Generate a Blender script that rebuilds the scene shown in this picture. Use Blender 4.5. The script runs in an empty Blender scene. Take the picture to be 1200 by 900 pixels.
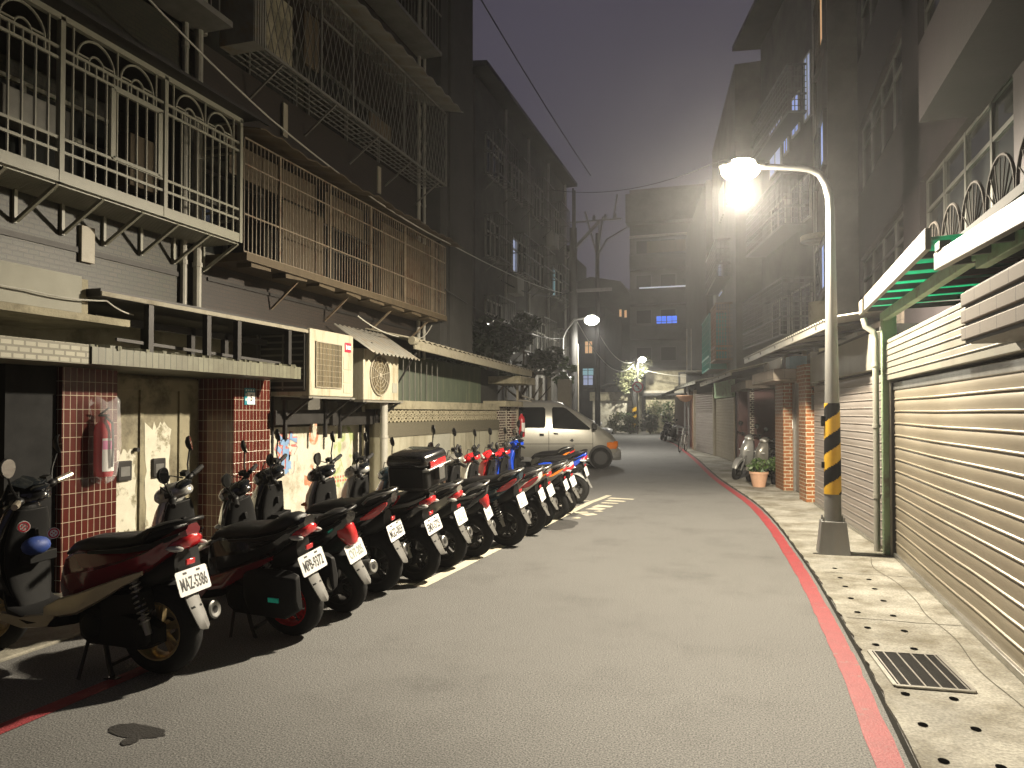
import bpy, bmesh, math, random
from mathutils import Vector, Matrix
random.seed(7)
rad = math.radians
PI = math.pi
SC = bpy.context.scene
COL = SC.collection
WM = {}          # world matrix of every Empty and part, kept by hand

# ------------------------------------------------------------------ mesh building
class MB:
    def __init__(s):
        s.v, s.f, s.m, s.T, s.mi = [], [], [], Matrix(), 0

    def add(s, vs, fs):
        b = len(s.v)
        s.v += [s.T @ Vector(p) for p in vs]
        s.f += [tuple(b + i for i in f) for f in fs]
        s.m += [s.mi] * len(fs)
        return s

    def box(s, x0, x1, y0, y1, z0, z1):
        vs = [(x, y, z) for z in (z0, z1) for y in (y0, y1) for x in (x0, x1)]
        return s.add(vs, [(0, 2, 3, 1), (4, 5, 7, 6), (0, 1, 5, 4), (2, 6, 7, 3), (0, 4, 6, 2), (1, 3, 7, 5)])

    def cbox(s, c, sz, rz=0, rx=0, ry=0):
        old = s.T
        s.T = old @ Matrix.Translation(c) @ Matrix.Rotation(rz, 4, 'Z') @ Matrix.Rotation(ry, 4, 'Y') @ Matrix.Rotation(rx, 4, 'X')
        s.box(-sz[0]/2, sz[0]/2, -sz[1]/2, sz[1]/2, -sz[2]/2, sz[2]/2)
        s.T = old
        return s

    def bar(s, a, b, w, h=None, up=(0, 0, 1)):
        a, b = Vector(a), Vector(b)
        h = h or w
        d = (b - a).normalized()
        u = Vector(up)
        if abs(d.dot(u)) > .99:
            u = Vector((1, 0, 0))
        r = d.cross(u).normalized()
        u = r.cross(d).normalized()
        vs = []
        for p in (a, b):
            for i, j in ((-1, -1), (1, -1), (1, 1), (-1, 1)):
                vs.append(p + r * (i * w / 2) + u * (j * h / 2))
        return s.add(vs, [(0, 1, 2, 3), (7, 6, 5, 4), (0, 4, 5, 1), (1, 5, 6, 2), (2, 6, 7, 3), (3, 7, 4, 0)])

    def tube(s, pts, r, n=8, cap=True):
        P = [Vector(p) for p in pts]
        rs = r if isinstance(r, (list, tuple)) else [r] * len(P)
        secs = []
        up = None
        for i, p in enumerate(P):
            d = (P[min(i + 1, len(P) - 1)] - P[max(i - 1, 0)])
            if d.length < 1e-9:
                d = Vector((0, 0, 1))
            d.normalize()
            if up is None:
                up = Vector((0, 0, 1)) if abs(d.z) < .9 else Vector((1, 0, 0))
            x = d.cross(up)
            if x.length < 1e-6:
                x = d.cross(Vector((0, 1, 0)))
            x.normalize()
            up = x.cross(d).normalized()
            secs.append([p + (x * math.cos(2*PI*k/n) + up * math.sin(2*PI*k/n)) * rs[i] for k in range(n)])
        return s.loft(secs, cap)

    def loft(s, secs, cap=True, ring=False):
        n = len(secs[0])
        vs = [p for q in secs for p in q]
        fs = []
        m = len(secs)
        for i in range(m if ring else m - 1):
            j = (i + 1) % m
            for k in range(n):
                fs.append((i*n+k, i*n+(k+1) % n, j*n+(k+1) % n, j*n+k))
        if cap and not ring:
            fs.append(tuple(range(n - 1, -1, -1)))
            fs.append(tuple((m-1)*n + k for k in range(n)))
        return s.add(vs, fs)

    def lathe(s, prof, n=20, axis='z', c=(0, 0, 0), a0=0, a1=2*PI):
        """prof: (radius, height) pairs turned round the axis; a closed turn when a1-a0 is a full circle."""
        full = abs(a1 - a0 - 2*PI) < 1e-6
        cnt = n if full else n + 1
        vs, fs = [], []
        for i in range(cnt):
            a = a0 + (a1 - a0) * i / n
            for r, h in prof:
                ca, sa = r*math.cos(a), r*math.sin(a)
                p = {'z': (ca, sa, h), 'y': (ca, h, sa), 'x': (h, ca, sa)}[axis]
                vs.append((p[0]+c[0], p[1]+c[1], p[2]+c[2]))
        m = len(prof)
        for i in range(n):
            j = (i + 1) % cnt
            for k in range(m - 1):
                fs.append((i*m+k, j*m+k, j*m+k+1, i*m+k+1))
        return s.add(vs, fs)

    def disc(s, c, r, axis='z', n=20, ry=None):
        vs = []
        for k in range(n):
            a = 2*PI*k/n
            u, w = r*math.cos(a), (ry or r)*math.sin(a)
            vs.append({'z': (c[0]+u, c[1]+w, c[2]), 'y': (c[0]+u, c[1], c[2]+w), 'x': (c[0], c[1]+u, c[2]+w)}[axis])
        return s.add(vs, [tuple(range(n))])

    def prism(s, poly, axis, d0, d1):
        """poly of 2-D points swept along an axis from d0 to d1: x->(y,z), y->(x,z), z->(x,y)"""
        def P(p, d):
            return {'x': (d, p[0], p[1]), 'y': (p[0], d, p[1]), 'z': (p[0], p[1], d)}[axis]
        n = len(poly)
        vs = [P(p, d0) for p in poly] + [P(p, d1) for p in poly]
        fs = [tuple(range(n - 1, -1, -1)), tuple(range(n, 2*n))]
        fs += [(k, (k+1) % n, n+(k+1) % n, n+k) for k in range(n)]
        return s.add(vs, fs)

    def ell(s, c, r, nu=12, nv=8):
        secs = []
        for i in range(nv + 1):
            t = PI * i / nv
            q = max(math.sin(t), 1e-3)
            secs.append([(c[0]+r[0]*q*math.cos(2*PI*k/nu), c[1]+r[1]*q*math.sin(2*PI*k/nu), c[2]+r[2]*math.cos(t)) for k in range(nu)])
        return s.loft(secs)

    def quad(s, a, b, c, d):
        return s.add([a, b, c, d], [(0, 1, 2, 3)])

    def text(s, body, size, T, ext=.0006, fat=0.0, sx=1.0, align='CENTER'):
        cu = bpy.data.curves.new('lettering', 'FONT')
        cu.body = body; cu.size = size; cu.extrude = ext; cu.offset = fat
        cu.align_x = align; cu.align_y = 'CENTER'; cu.resolution_u = 3
        ob = bpy.data.objects.new('lettering', cu); COL.objects.link(ob)
        dg = bpy.context.evaluated_depsgraph_get()
        me = bpy.data.meshes.new_from_object(ob.evaluated_get(dg))
        old = s.T
        s.T = old @ T @ Matrix.Diagonal((sx, 1, 1, 1))
        s.add([v.co[:] for v in me.vertices], [tuple(p.vertices) for p in me.polygons])
        s.T = old
        bpy.data.objects.remove(ob); bpy.data.meshes.remove(me); bpy.data.curves.remove(cu)
        return s

    def build(s, name, mats, parent=None, world=False, smooth=True, bevel=0, angle=35, seg=2):
        vs = s.v
        if parent is not None and world:
            inv = WM[parent.name].inverted()
            vs = [inv @ p for p in vs]
        me = bpy.data.meshes.new(name)
        me.from_pydata([tuple(p) for p in vs], [], s.f)
        bm = bmesh.new(); bm.from_mesh(me)
        bmesh.ops.recalc_face_normals(bm, faces=bm.faces)
        bm.to_mesh(me); bm.free()
        if not isinstance(mats, (list, tuple)):
            mats = [mats]
        for m in mats:
            me.materials.append(m)
        if len(mats) > 1:
            me.polygons.foreach_set('material_index', s.m)
        if smooth:
            me.polygons.foreach_set('use_smooth', [True]*len(me.polygons))
            me.set_sharp_from_angle(angle=rad(angle))
        me.update()
        o = bpy.data.objects.new(name, me); COL.objects.link(o)
        if parent is not None:
            o.parent = parent
            WM[o.name] = WM[parent.name].copy()
        else:
            WM[o.name] = Matrix()
        if bevel:
            b = o.modifiers.new('edge', 'BEVEL'); b.width = bevel; b.segments = seg; b.limit_method = 'ANGLE'; b.angle_limit = rad(40)
        return o

def tag(o, label, cat, group=None):
    o['label'] = label; o['category'] = cat
    if group: o['group'] = group
    return o

def thing(name, label, cat, loc=(0, 0, 0), rz=0, group=None, rot=None, scale=1):
    o = bpy.data.objects.new(name, None); COL.objects.link(o)
    o.empty_display_size = .2
    o.location = loc
    o.rotation_mode = 'XYZ'
    e = rot or (0, 0, rz)
    o.rotation_euler = e
    o.scale = (scale,)*3
    from mathutils import Euler
    WM[o.name] = Matrix.Translation(loc) @ Euler(e, 'XYZ').to_matrix().to_4x4() @ Matrix.Scale(scale, 4)
    return tag(o, label, cat, group)

def struct(o):
    o['kind'] = 'structure'
    return o

def dup(root, loc=None, rz=None, label=None, group=None):
    r = root.copy(); COL.objects.link(r)
    if loc is not None: r.location = loc
    if rz is not None: r.rotation_euler = (0, 0, rz)
    if label: r['label'] = label
    if group: r['group'] = group
    for ch in list(root.children):
        c = ch.copy(); COL.objects.link(c); c.parent = r
        for g in ch.children:
            d = g.copy(); COL.objects.link(d); d.parent = c
    return r

# ------------------------------------------------------------------ materials
def _nt(name):
    m = bpy.data.materials.new(name); m.use_nodes = True
    nt = m.node_tree
    return m, nt, nt.nodes['Principled BSDF']

def c4(c): return (c[0], c[1], c[2], 1)
def mul(c, k): return tuple(min(1, x*k) for x in c)

def mk(name, col, rough=.5, metal=0, var=.12, scale=5, bump=0, bsc=60, grime=None, gsc=1.6, gth=(.5, .68), stretch=None, coat=0, spec=.5, fine=0):
    m, nt, bs = _nt(name)
    N, L = nt.nodes, nt.links
    tc = N.new('ShaderNodeTexCoord'); mp = N.new('ShaderNodeMapping')
    L.new(tc.outputs['Object'], mp.inputs[0])
    if stretch: mp.inputs['Scale'].default_value = stretch
    n1 = N.new('ShaderNodeTexNoise'); n1.inputs['Scale'].default_value = scale; n1.inputs['Detail'].default_value = 6
    n1.inputs['Roughness'].default_value = .65
    L.new(mp.outputs[0], n1.inputs['Vector'])
    cr = N.new('ShaderNodeValToRGB')
    cr.color_ramp.elements[0].position = .3; cr.color_ramp.elements[1].position = .7
    cr.color_ramp.elements[0].color = c4(mul(col, 1-var)); cr.color_ramp.elements[1].color = c4(mul(col, 1+var))
    L.new(n1.outputs[0], cr.inputs[0])
    out = cr.outputs[0]
    if grime:
        n2 = N.new('ShaderNodeTexNoise'); n2.inputs['Scale'].default_value = gsc; n2.inputs['Detail'].default_value = 9
        n2.inputs['Roughness'].default_value = .7
        L.new(mp.outputs[0], n2.inputs['Vector'])
        mr = N.new('ShaderNodeMapRange'); mr.inputs[1].default_value, mr.inputs[2].default_value = gth
        L.new(n2.outputs[0], mr.inputs[0])
        mx = N.new('ShaderNodeMix'); mx.data_type = 'RGBA'
        L.new(mr.outputs[0], mx.inputs[0]); L.new(out, mx.inputs[6]); mx.inputs[7].default_value = c4(grime)
        out = mx.outputs[2]
    if fine:
        n4 = N.new('ShaderNodeTexNoise'); n4.inputs['Scale'].default_value = bsc*1.3; n4.inputs['Detail'].default_value = 2
        L.new(tc.outputs['Object'], n4.inputs['Vector'])
        mr4 = N.new('ShaderNodeMapRange'); mr4.inputs[1].default_value, mr4.inputs[2].default_value = .3, .7
        mr4.inputs[3].default_value, mr4.inputs[4].default_value = 1-fine, 1+fine
        L.new(n4.outputs[0], mr4.inputs[0])
        vm = N.new('ShaderNodeVectorMath'); vm.operation = 'SCALE'
        L.new(out, vm.inputs[0]); L.new(mr4.outputs[0], vm.inputs['Scale'])
        out = vm.outputs[0]
    L.new(out, bs.inputs['Base Color'])
    bs.inputs['Roughness'].default_value = rough
    bs.inputs['Metallic'].default_value = metal
    bs.inputs['Specular IOR Level'].default_value = spec
    bs.inputs['Coat Weight'].default_value = coat
    bs.inputs['Coat Roughness'].default_value = .06
    if bump:
        n3 = N.new('ShaderNodeTexNoise'); n3.inputs['Scale'].default_value = bsc; n3.inputs['Detail'].default_value = 4
        L.new(tc.outputs['Object'], n3.inputs['Vector'])
        bp = N.new('ShaderNodeBump'); bp.inputs['Strength'].default_value = min(1, bump); bp.inputs['Distance'].default_value = .01
        L.new(n3.outputs[0], bp.inputs['Height']); L.new(bp.outputs[0], bs.inputs['Normal'])
    return m

def mkbrick(name, c1, c2, mortar, bw, bh, ms, offset=.5, rough=.55, bump=.4, grime=None, gth=(.5, .75), diag=False, coat=0):
    m, nt, bs = _nt(name)
    N, L = nt.nodes, nt.links
    tc = N.new('ShaderNodeTexCoord'); sp = N.new('ShaderNodeSeparateXYZ'); L.new(tc.outputs['Object'], sp.inputs[0])
    ad = N.new('ShaderNodeMath'); ad.operation = 'ADD'; L.new(sp.outputs[0], ad.inputs[0]); L.new(sp.outputs[1], ad.inputs[1])
    cb = N.new('ShaderNodeCombineXYZ'); L.new(ad.outputs[0], cb.inputs[0]); L.new(sp.outputs[2], cb.inputs[1])
    b = N.new('ShaderNodeTexBrick'); L.new(cb.outputs[0], b.inputs['Vector'])
    b.offset = offset
    for k, v in (('Scale', 1), ('Mortar Size', ms), ('Mortar Smooth', .1), ('Brick Width', bw), ('Row Height', bh), ('Bias', 0)):
        b.inputs[k].default_value = v
    b.inputs['Color1'].default_value = c4(c1); b.inputs['Color2'].default_value = c4(c2); b.inputs['Mortar'].default_value = c4(mortar)
    out = b.outputs[0]
    n1 = N.new('ShaderNodeTexNoise'); n1.inputs['Scale'].default_value = 3; n1.inputs['Detail'].default_value = 8; n1.inputs['Roughness'].default_value = .7
    L.new(tc.outputs['Object'], n1.inputs['Vector'])
    mr = N.new('ShaderNodeMapRange'); mr.inputs[1].default_value, mr.inputs[2].default_value = gth
    L.new(n1.outputs[0], mr.inputs[0])
    mx = N.new('ShaderNodeMix'); mx.data_type = 'RGBA'
    L.new(mr.outputs[0], mx.inputs[0]); L.new(out, mx.inputs[6]); mx.inputs[7].default_value = c4(grime or mul(c1, .5))
    L.new(mx.outputs[2], bs.inputs['Base Color'])
    bs.inputs['Roughness'].default_value = rough
    bs.inputs['Coat Weight'].default_value = coat
    bp = N.new('ShaderNodeBump'); bp.inputs['Strength'].default_value = bump; bp.inputs['Distance'].default_value = .006; bp.invert = True
    L.new(b.outputs['Fac'], bp.inputs['Height']); L.new(bp.outputs[0], bs.inputs['Normal'])
    return m

def mkemit(name, col, st, back=(.2, .2, .2)):
    m, nt, bs = _nt(name)
    bs.inputs['Base Color'].default_value = c4(back)
    bs.inputs['Emission Color'].default_value = c4(col); bs.inputs['Emission Strength'].default_value = st
    return m

def mkwindow(name, c1, c2, st, freq=14):
    """a lit window behind a curtain: vertical folds in the curtain, light comes through it"""
    m, nt, bs = _nt(name)
    N, L = nt.nodes, nt.links
    tc = N.new('ShaderNodeTexCoord'); w = N.new('ShaderNodeTexWave'); w.inputs['Scale'].default_value = freq
    w.inputs['Distortion'].default_value = 2; w.bands_direction = 'DIAGONAL'
    mp = N.new('ShaderNodeMapping'); mp.inputs['Scale'].default_value = (1, 1, .05)
    L.new(tc.outputs['Object'], mp.inputs[0]); L.new(mp.outputs[0], w.inputs[0])
    mx = N.new('ShaderNodeMix'); mx.data_type = 'RGBA'
    L.new(w.outputs[1], mx.inputs[0]); mx.inputs[6].default_value = c4(c1); mx.inputs[7].default_value = c4(c2)
    L.new(mx.outputs[2], bs.inputs['Emission Color']); bs.inputs['Emission Strength'].default_value = st
    bs.inputs['Base Color'].default_value = c4(mul(c1, .3))
    return m

def mkglass_dark(name, col=(.01, .012, .014), rough=.06):
    m, nt, bs = _nt(name)
    bs.inputs['Base Color'].default_value = c4(col); bs.inputs['Roughness'].default_value = rough
    bs.inputs['Specular IOR Level'].default_value = .6
    return m

def mkfilm(name, col, alpha, rough=.15, trans=None):
    """thin clear or tinted plastic sheet"""
    m, nt, bs = _nt(name)
    N, L = nt.nodes, nt.links
    out = N['Material Output']
    if trans:
        t = N.new('ShaderNodeBsdfTranslucent'); t.inputs[0].default_value = c4(trans)
        mx = N.new('ShaderNodeMixShader'); mx.inputs[0].default_value = .55
        bs.inputs['Base Color'].default_value = c4(col); bs.inputs['Roughness'].default_value = rough
        L.new(bs.outputs[0], mx.inputs[1]); L.new(t.outputs[0], mx.inputs[2]); L.new(mx.outputs[0], out.inputs[0])
    else:
        t = N.new('ShaderNodeBsdfTransparent')
        mx = N.new('ShaderNodeMixShader'); mx.inputs[0].default_value = alpha
        bs.inputs['Base Color'].default_value = c4(col); bs.inputs['Roughness'].default_value = rough
        L.new(t.outputs[0], mx.inputs[1]); L.new(bs.outputs[0], mx.inputs[2]); L.new(mx.outputs[0], out.inputs[0])
    return m

def mkleaf(name, c1, c2):
    m, nt, bs = _nt(name)
    N, L = nt.nodes, nt.links
    g = N.new('ShaderNodeNewGeometry')
    cr = N.new('ShaderNodeValToRGB'); cr.color_ramp.elements[0].color = c4(c1); cr.color_ramp.elements[1].color = c4(c2)
    L.new(g.outputs['Random Per Island'], cr.inputs[0]); L.new(cr.outputs[0], bs.inputs['Base Color'])
    bs.inputs['Roughness'].default_value = .45
    return m

M = {}
M['asphalt'] = mk('asphalt', (.172, .17, .162), .82, var=.2, scale=.9, bump=.35, bsc=85, grime=(.12, .118, .112), gsc=.9, gth=(.42, .66), fine=.65, spec=.3)
M['ground'] = mk('earth', (.06, .058, .052), .9, var=.2, scale=.6)
M['concrete'] = mk('sidewalk concrete', (.3, .29, .25), .88, var=.3, scale=1.7, bump=.5, bsc=45, grime=(.13, .115, .08), gsc=1.5, gth=(.43, .63), fine=.25)
M['apron'] = mk('old concrete', (.3, .28, .22), .85, var=.25, scale=2, bump=.4, bsc=45, grime=(.09, .085, .07), gsc=1.1, gth=(.45, .65), fine=.12)
M['redline'] = mk('red road paint', (.27, .036, .042), .7, var=.12, scale=5, bump=.5, bsc=90, grime=(.2, .11, .1), gsc=8, gth=(.58, .68), fine=.15)
M['whiteline'] = mk('white road paint', (.62, .58, .45), .7, var=.12, scale=5, bump=.4, bsc=90, grime=(.3, .28, .22), gsc=5, gth=(.56, .75), fine=.12)
M['black'] = mk('black plastic', (.008, .008, .008), .45, spec=.3, var=.2, scale=9)
M['blacktex'] = mk('textured black plastic', (.008, .008, .008), .65, var=.2, scale=9, bump=.15, bsc=300, spec=.2)
M['seat'] = mk('black vinyl', (.009, .009, .0095), .48, spec=.35, var=.15, scale=12, bump=.15, bsc=250)
M['rubber'] = mk('tyre rubber', (.011, .011, .011), .75, spec=.25, var=.25, scale=14, bump=.3, bsc=80, grime=(.04, .038, .034), gsc=6, gth=(.55, .8))
M['alu'] = mk('cast aluminium', (.42, .41, .38), .35, metal=.9, var=.15, scale=12)
M['chrome'] = mk('chrome', (.7, .7, .7), .12, metal=1, var=.05)
M['steel'] = mk('dull steel', (.25, .25, .24), .42, metal=.85, var=.2, scale=10)
M['mirror'] = mk('mirror glass', (.8, .82, .82), .04, metal=1, var=0)
M['grey'] = mk('grey plastic', (.2, .2, .19), .5, var=.12, scale=9)
M['flap'] = mk('grey mud flap plastic', (.13, .127, .117), .5, var=.15, scale=9, grime=(.14, .13, .11), gsc=8)
M['plate'] = mk('white number plate', (.78, .78, .76), .4, var=.03)
M['ink'] = mk('black plate lettering', (.015, .015, .015), .5, var=0)
M['redlens'] = mk('red lens', (.5, .02, .025), .12, var=.15, scale=20, coat=1)
M['amber'] = mk('amber lens', (.75, .2, .02), .15, var=.1, coat=1)
M['clearlens'] = mk('clear lens', (.6, .6, .57), .12, var=.15, scale=30, coat=1)
M['darkglass'] = mkglass_dark('dark glass')
M['winglass'] = mkglass_dark('window glass', (.03, .032, .03), .1)
M['paintred'] = mk('dark red paint', (.14, .006, .014), .2, var=.08, coat=.9)
M['paintblack'] = mk('black paint', (.012, .012, .013), .18, var=.1, coat=.8)
M['paintteal'] = mk('dark teal paint', (.012, .035, .05), .22, var=.1, coat=.8)
M['paintwhite'] = mk('white paint', (.6, .59, .54), .28, var=.06, coat=.5)
M['paintsilver'] = mk('silver paint', (.42, .42, .4), .3, metal=.5, var=.06, coat=.6)
M['paintgrey'] = mk('warm grey paint', (.2, .19, .165), .32, metal=.3, var=.08, coat=.5)
M['paintblue'] = mk('blue paint', (.01, .05, .42), .25, var=.08, coat=.7)
M['paintbrightred'] = mk('bright red paint', (.5, .015, .02), .25, var=.08, coat=.7)
M['gold'] = mk('pale gold wheel', (.45, .35, .19), .35, metal=.7, var=.1)
M['bronze'] = mk('champagne trim', (.42, .37, .29), .35, metal=.6, var=.1)
M['cyan'] = mk('cyan reflector', (.05, .85, .65), .3, var=0)  # bright colour stands in for light thrown back by the strip
M['shutter'] = mk('roller shutter slats', (.25, .218, .162), .45, metal=.25, var=.12, scale=1.5, stretch=(.5, .5, 2.5), grime=(.19, .162, .115), gsc=1.4, gth=(.44, .75))
M['shutter2'] = mk('pale roller shutter slats', (.3, .27, .245), .45, metal=.3, var=.1, scale=1.5, stretch=(.4, .4, 6), grime=(.21, .18, .15), gsc=1.8, gth=(.45, .8))
M['header'] = mk('painted steel panel', (.21, .2, .16), .5, metal=.1, var=.1, scale=1.5, grime=(.15, .14, .11), gsc=2.5, gth=(.5, .75), stretch=(1, 1, .35))
M['cream'] = mk('cream painted steel', (.31, .28, .215), .5, var=.08, scale=3, grime=(.2, .17, .12), gsc=4, gth=(.52, .75))
M['greenpoly'] = mkfilm('green corrugated plastic sheet', (.02, .22, .14), 1, .35, trans=(.03, .4, .27))
M['greensteel'] = mk('pale green steel beam', (.3, .42, .25), .55, var=.12, scale=4, grime=(.2, .2, .14), gsc=5)
M['darksteel'] = mk('dark steel', (.03, .028, .026), .55, metal=.4, var=.25, scale=6)
M['pole'] = mk('galvanised steel', (.2, .2, .19), .5, metal=.3, var=.14, scale=4, stretch=(1, 1, .4), grime=(.22, .21, .19), gsc=5)
M['yellow'] = mk('yellow warning band', (.62, .36, .02), .5, var=.1, grime=(.35, .2, .03), gsc=9, gth=(.6, .8))
M['bandblack'] = mk('black warning band', (.008, .008, .008), .6, var=.1, spec=.15)
M['whitebar'] = mk('cream painted bars', (.26, .255, .2), .45, var=.08, scale=4, grime=(.3, .26, .18), gsc=6, gth=(.6, .8))
M['rustbar'] = mk('rusty pale bars', (.2, .16, .11), .6, var=.25, scale=5, grime=(.12, .06, .03), gsc=6)
M['greybar'] = mk('old zinc bars', (.17, .165, .145), .5, metal=.3, var=.2, scale=5)
M['mosaic'] = mkbrick('small green brown wall tiles', (.024, .027, .011), (.036, .029, .015), (.013, .013, .009), .1, .045, .006, rough=.5, bump=.3, grime=(.02, .019, .013), gth=(.4, .75))
M['mosaicred'] = mkbrick('small red brown wall tiles', (.036, .024, .018), (.03, .022, .017), (.017, .016, .014), .1, .045, .006, rough=.55, bump=.3, grime=(.02, .016, .013), gth=(.4, .75))
M['redtile'] = mkbrick('stacked red wall tiles', (.085, .017, .012), (.06, .013, .01), (.42, .37, .28), .066, .125, .0028, offset=0, rough=.22, bump=.4, grime=(.075, .02, .015), gth=(.62, .85), coat=.2)
M['darktile'] = mkbrick('dark red brick tiles', (.05, .018, .018), (.035, .014, .016), (.5, .47, .38), .115, .06, .009, rough=.25, bump=.4, grime=(.05, .02, .02), gth=(.7, .9))
M['orangebrick'] = mkbrick('orange brick tiles', (.24, .085, .028), (.17, .06, .02), (.36, .32, .22), .2, .068, .008, rough=.4, bump=.4, grime=(.2, .08, .03), gth=(.6, .85))
M['whitebrick'] = mkbrick('small pale ledge bricks', (.34, .325, .25), (.27, .26, .2), (.16, .15, .11), .1, .05, .009, rough=.6, bump=.5, grime=(.22, .2, .15), gth=(.55, .8))
M['ledgetile'] = mkbrick('upright grey ledge tiles', (.16, .16, .11), (.115, .112, .078), (.07, .07, .05), .075, .4, .006, offset=0, rough=.5, bump=.5, grime=(.09, .085, .055), gth=(.45, .7))
M['stonetile'] = mkbrick('split stone blocks', (.2, .165, .13), (.155, .13, .105), (.1, .085, .07), .28, .2, .006, offset=.35, rough=.85, bump=.6, grime=(.2, .17, .13), gth=(.5, .8))
M['stucco'] = mk('stained cream plaster', (.27, .245, .17), .85, var=.2, scale=3, bump=.4, bsc=50, grime=(.09, .075, .042), gsc=2.2, gth=(.48, .7))
M['whitewall'] = mk('old white plaster', (.5, .475, .39), .85, var=.1, scale=3, bump=.3, bsc=40, grime=(.28, .25, .18), gsc=2.6, gth=(.48, .66))
M['panel'] = mk('pale concrete panels', (.33, .315, .24), .8, var=.12, scale=2, bump=.2, bsc=40, grime=(.19, .17, .115), gsc=1.7, gth=(.46, .7), stretch=(1, 1, .4))
M['panelgrey'] = mk('grey patch panel', (.27, .265, .22), .8, var=.1, scale=3)
M['pebble'] = mk('pebble dash band', (.1, .09, .062), .9, var=.3, scale=60, bump=1, bsc=90, grime=(.1, .09, .06), gsc=2)
M['latticem'] = mk('sandy lattice blocks', (.28, .25, .17), .85, var=.15, scale=6, bump=.3)
M['dirtywall'] = mk('dirty dark plaster', (.085, .08, .068), .85, var=.2, scale=1.5, bump=.25, bsc=30, grime=(.04, .038, .033), gsc=.9, gth=(.42, .7))
M['purplewall'] = mk('grey brown plaster', (.028, .022, .024), .8, var=.15, scale=1.2, bump=.2, bsc=30, grime=(.018, .015, .016), gsc=.8, gth=(.42, .7))
M['concdark'] = mk('dark concrete', (.042, .041, .038), .85, var=.2, scale=1.3, bump=.2, bsc=30, grime=(.022, .022, .02), gsc=.7, gth=(.42, .7))
M['doormetal'] = mk('worn beige door', (.24, .215, .14), .6, var=.15, scale=3, grime=(.09, .075, .045), gsc=2.4, gth=(.46, .62))
M['poster'] = mk('torn old paper', (.55, .53, .43), .8, var=.1, scale=6, grime=(.22, .2, .13), gsc=4.5, gth=(.54, .62))
M['wood'] = mk('brown door wood', (.09, .055, .03), .5, var=.25, scale=3, stretch=(6, 6, .4))
M['darkred'] = mk('dark red door', (.09, .02, .016), .45, var=.15)
M['board'] = mk('yellow brown boards', (.085, .063, .035), .75, var=.2, scale=3, stretch=(4, 4, .4), grime=(.05, .036, .02), gsc=1.5)
M['greensheet'] = mk('dull green corrugated sheet', (.04, .055, .03), .6, var=.25, scale=3, stretch=(3, 3, .3), grime=(.1, .095, .055), gsc=3, gth=(.52, .75))
M['roofsheet'] = mk('weathered roof sheet', (.24, .22, .165), .7, var=.2, scale=3, grime=(.13, .11, .07), gsc=3)
M['acwhite'] = mk('yellowed air conditioner case', (.4, .375, .285), .5, var=.08, scale=3, grime=(.2, .145, .065), gsc=2.2, gth=(.5, .72), stretch=(3.5, 3.5, .6))
M['acgrille'] = mk('dirty condenser fins', (.13, .105, .06), .6, metal=.2, var=.55, scale=2.2, stretch=(6, 6, .3))
M['tin'] = mk('pale corrugated tin', (.27, .26, .225), .45, metal=.4, var=.12, grime=(.25, .2, .14), gsc=4)
M['pvc'] = mk('grey pipe', (.3, .29, .25), .5, var=.15, scale=4)
M['cable'] = mk('cable sheath', (.03, .03, .03), .6, var=.1)
M['cablepale'] = mk('pale cable', (.4, .39, .34), .6, var=.1)
M['extred'] = mk('extinguisher red', (.45, .02, .03), .25, var=.08, coat=.6)
M['film'] = mkfilm('clear plastic bag', (.85, .85, .85), .22, .12)
M['paper'] = mk('white label', (.75, .74, .7), .6, var=.04)
M['pink'] = mk('pink label', (.72, .2, .42), .6, var=.04)
M['signteal'] = mk('teal sign enamel', (.02, .2, .25), .3, var=.03)
M['signred'] = mk('red sign enamel', (.55, .03, .06), .35, var=.03)
M['grblue'] = mk('blue wall paint', (.17, .28, .45), .8, var=.12, scale=6, grime=(.5, .48, .42), gsc=6, gth=(.62, .72))
M['grred'] = mk('red outline paint', (.5, .13, .1), .8, var=.12, scale=6)
M['grgreen'] = mk('lime wall paint', (.3, .36, .16), .8, var=.12, scale=6, grime=(.48, .46, .36), gsc=7, gth=(.45, .55))
M['grorange'] = mk('orange wall paint', (.42, .17, .09), .8, var=.12, scale=6, grime=(.48, .46, .37), gsc=9, gth=(.5, .6))
M['terracotta'] = mk('pale terracotta', (.52, .31, .2), .8, var=.12, scale=6, bump=.2)
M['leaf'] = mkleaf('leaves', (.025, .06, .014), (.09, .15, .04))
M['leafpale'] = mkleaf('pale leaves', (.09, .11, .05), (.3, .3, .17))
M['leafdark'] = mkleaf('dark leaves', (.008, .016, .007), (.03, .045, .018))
M['bark'] = mk('bark', (.07, .055, .04), .9, var=.25, scale=9, bump=.6, bsc=30)
M['teal'] = mk('teal mesh screen', (.03, .2, .17), .5, var=.15, scale=3)
M['bluebox'] = mk('pale blue box', (.25, .42, .55), .5, var=.1)
M['bag'] = mk('pale plastic bags', (.5, .5, .5), .35, var=.2, scale=8)
M['bluebag'] = mk('blue patterned cloth', (.02, .05, .22), .6, var=.2, scale=30, grime=(.5, .55, .6), gsc=22, gth=(.62, .68))
M['win_blue'] = mkwindow('blue lit window', (.03, .12, .9), (.12, .3, 1), 1.1)
M['win_pale'] = mkwindow('pale lit window', (.4, .48, .75), (.62, .68, .9), .55)
M['win_cool'] = mkwindow('cool lit window', (.3, .42, .9), (.5, .62, 1), .75)
M['win_warm'] = mkwindow('warm lit window', (1, .5, .2), (1, .72, .4), .6)
M['win_teal'] = mkwindow('teal lit window', (.25, .55, .65), (.55, .85, .9), .5)
M['tube'] = mkemit('tube lamp', (.85, .9, 1), .6)
M['bulb'] = mkemit('lamp diffuser', (1, .86, .6), 60)
M['bulbfar'] = mkemit('distant lamp diffuser', (1, .95, .82), 28)
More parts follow.
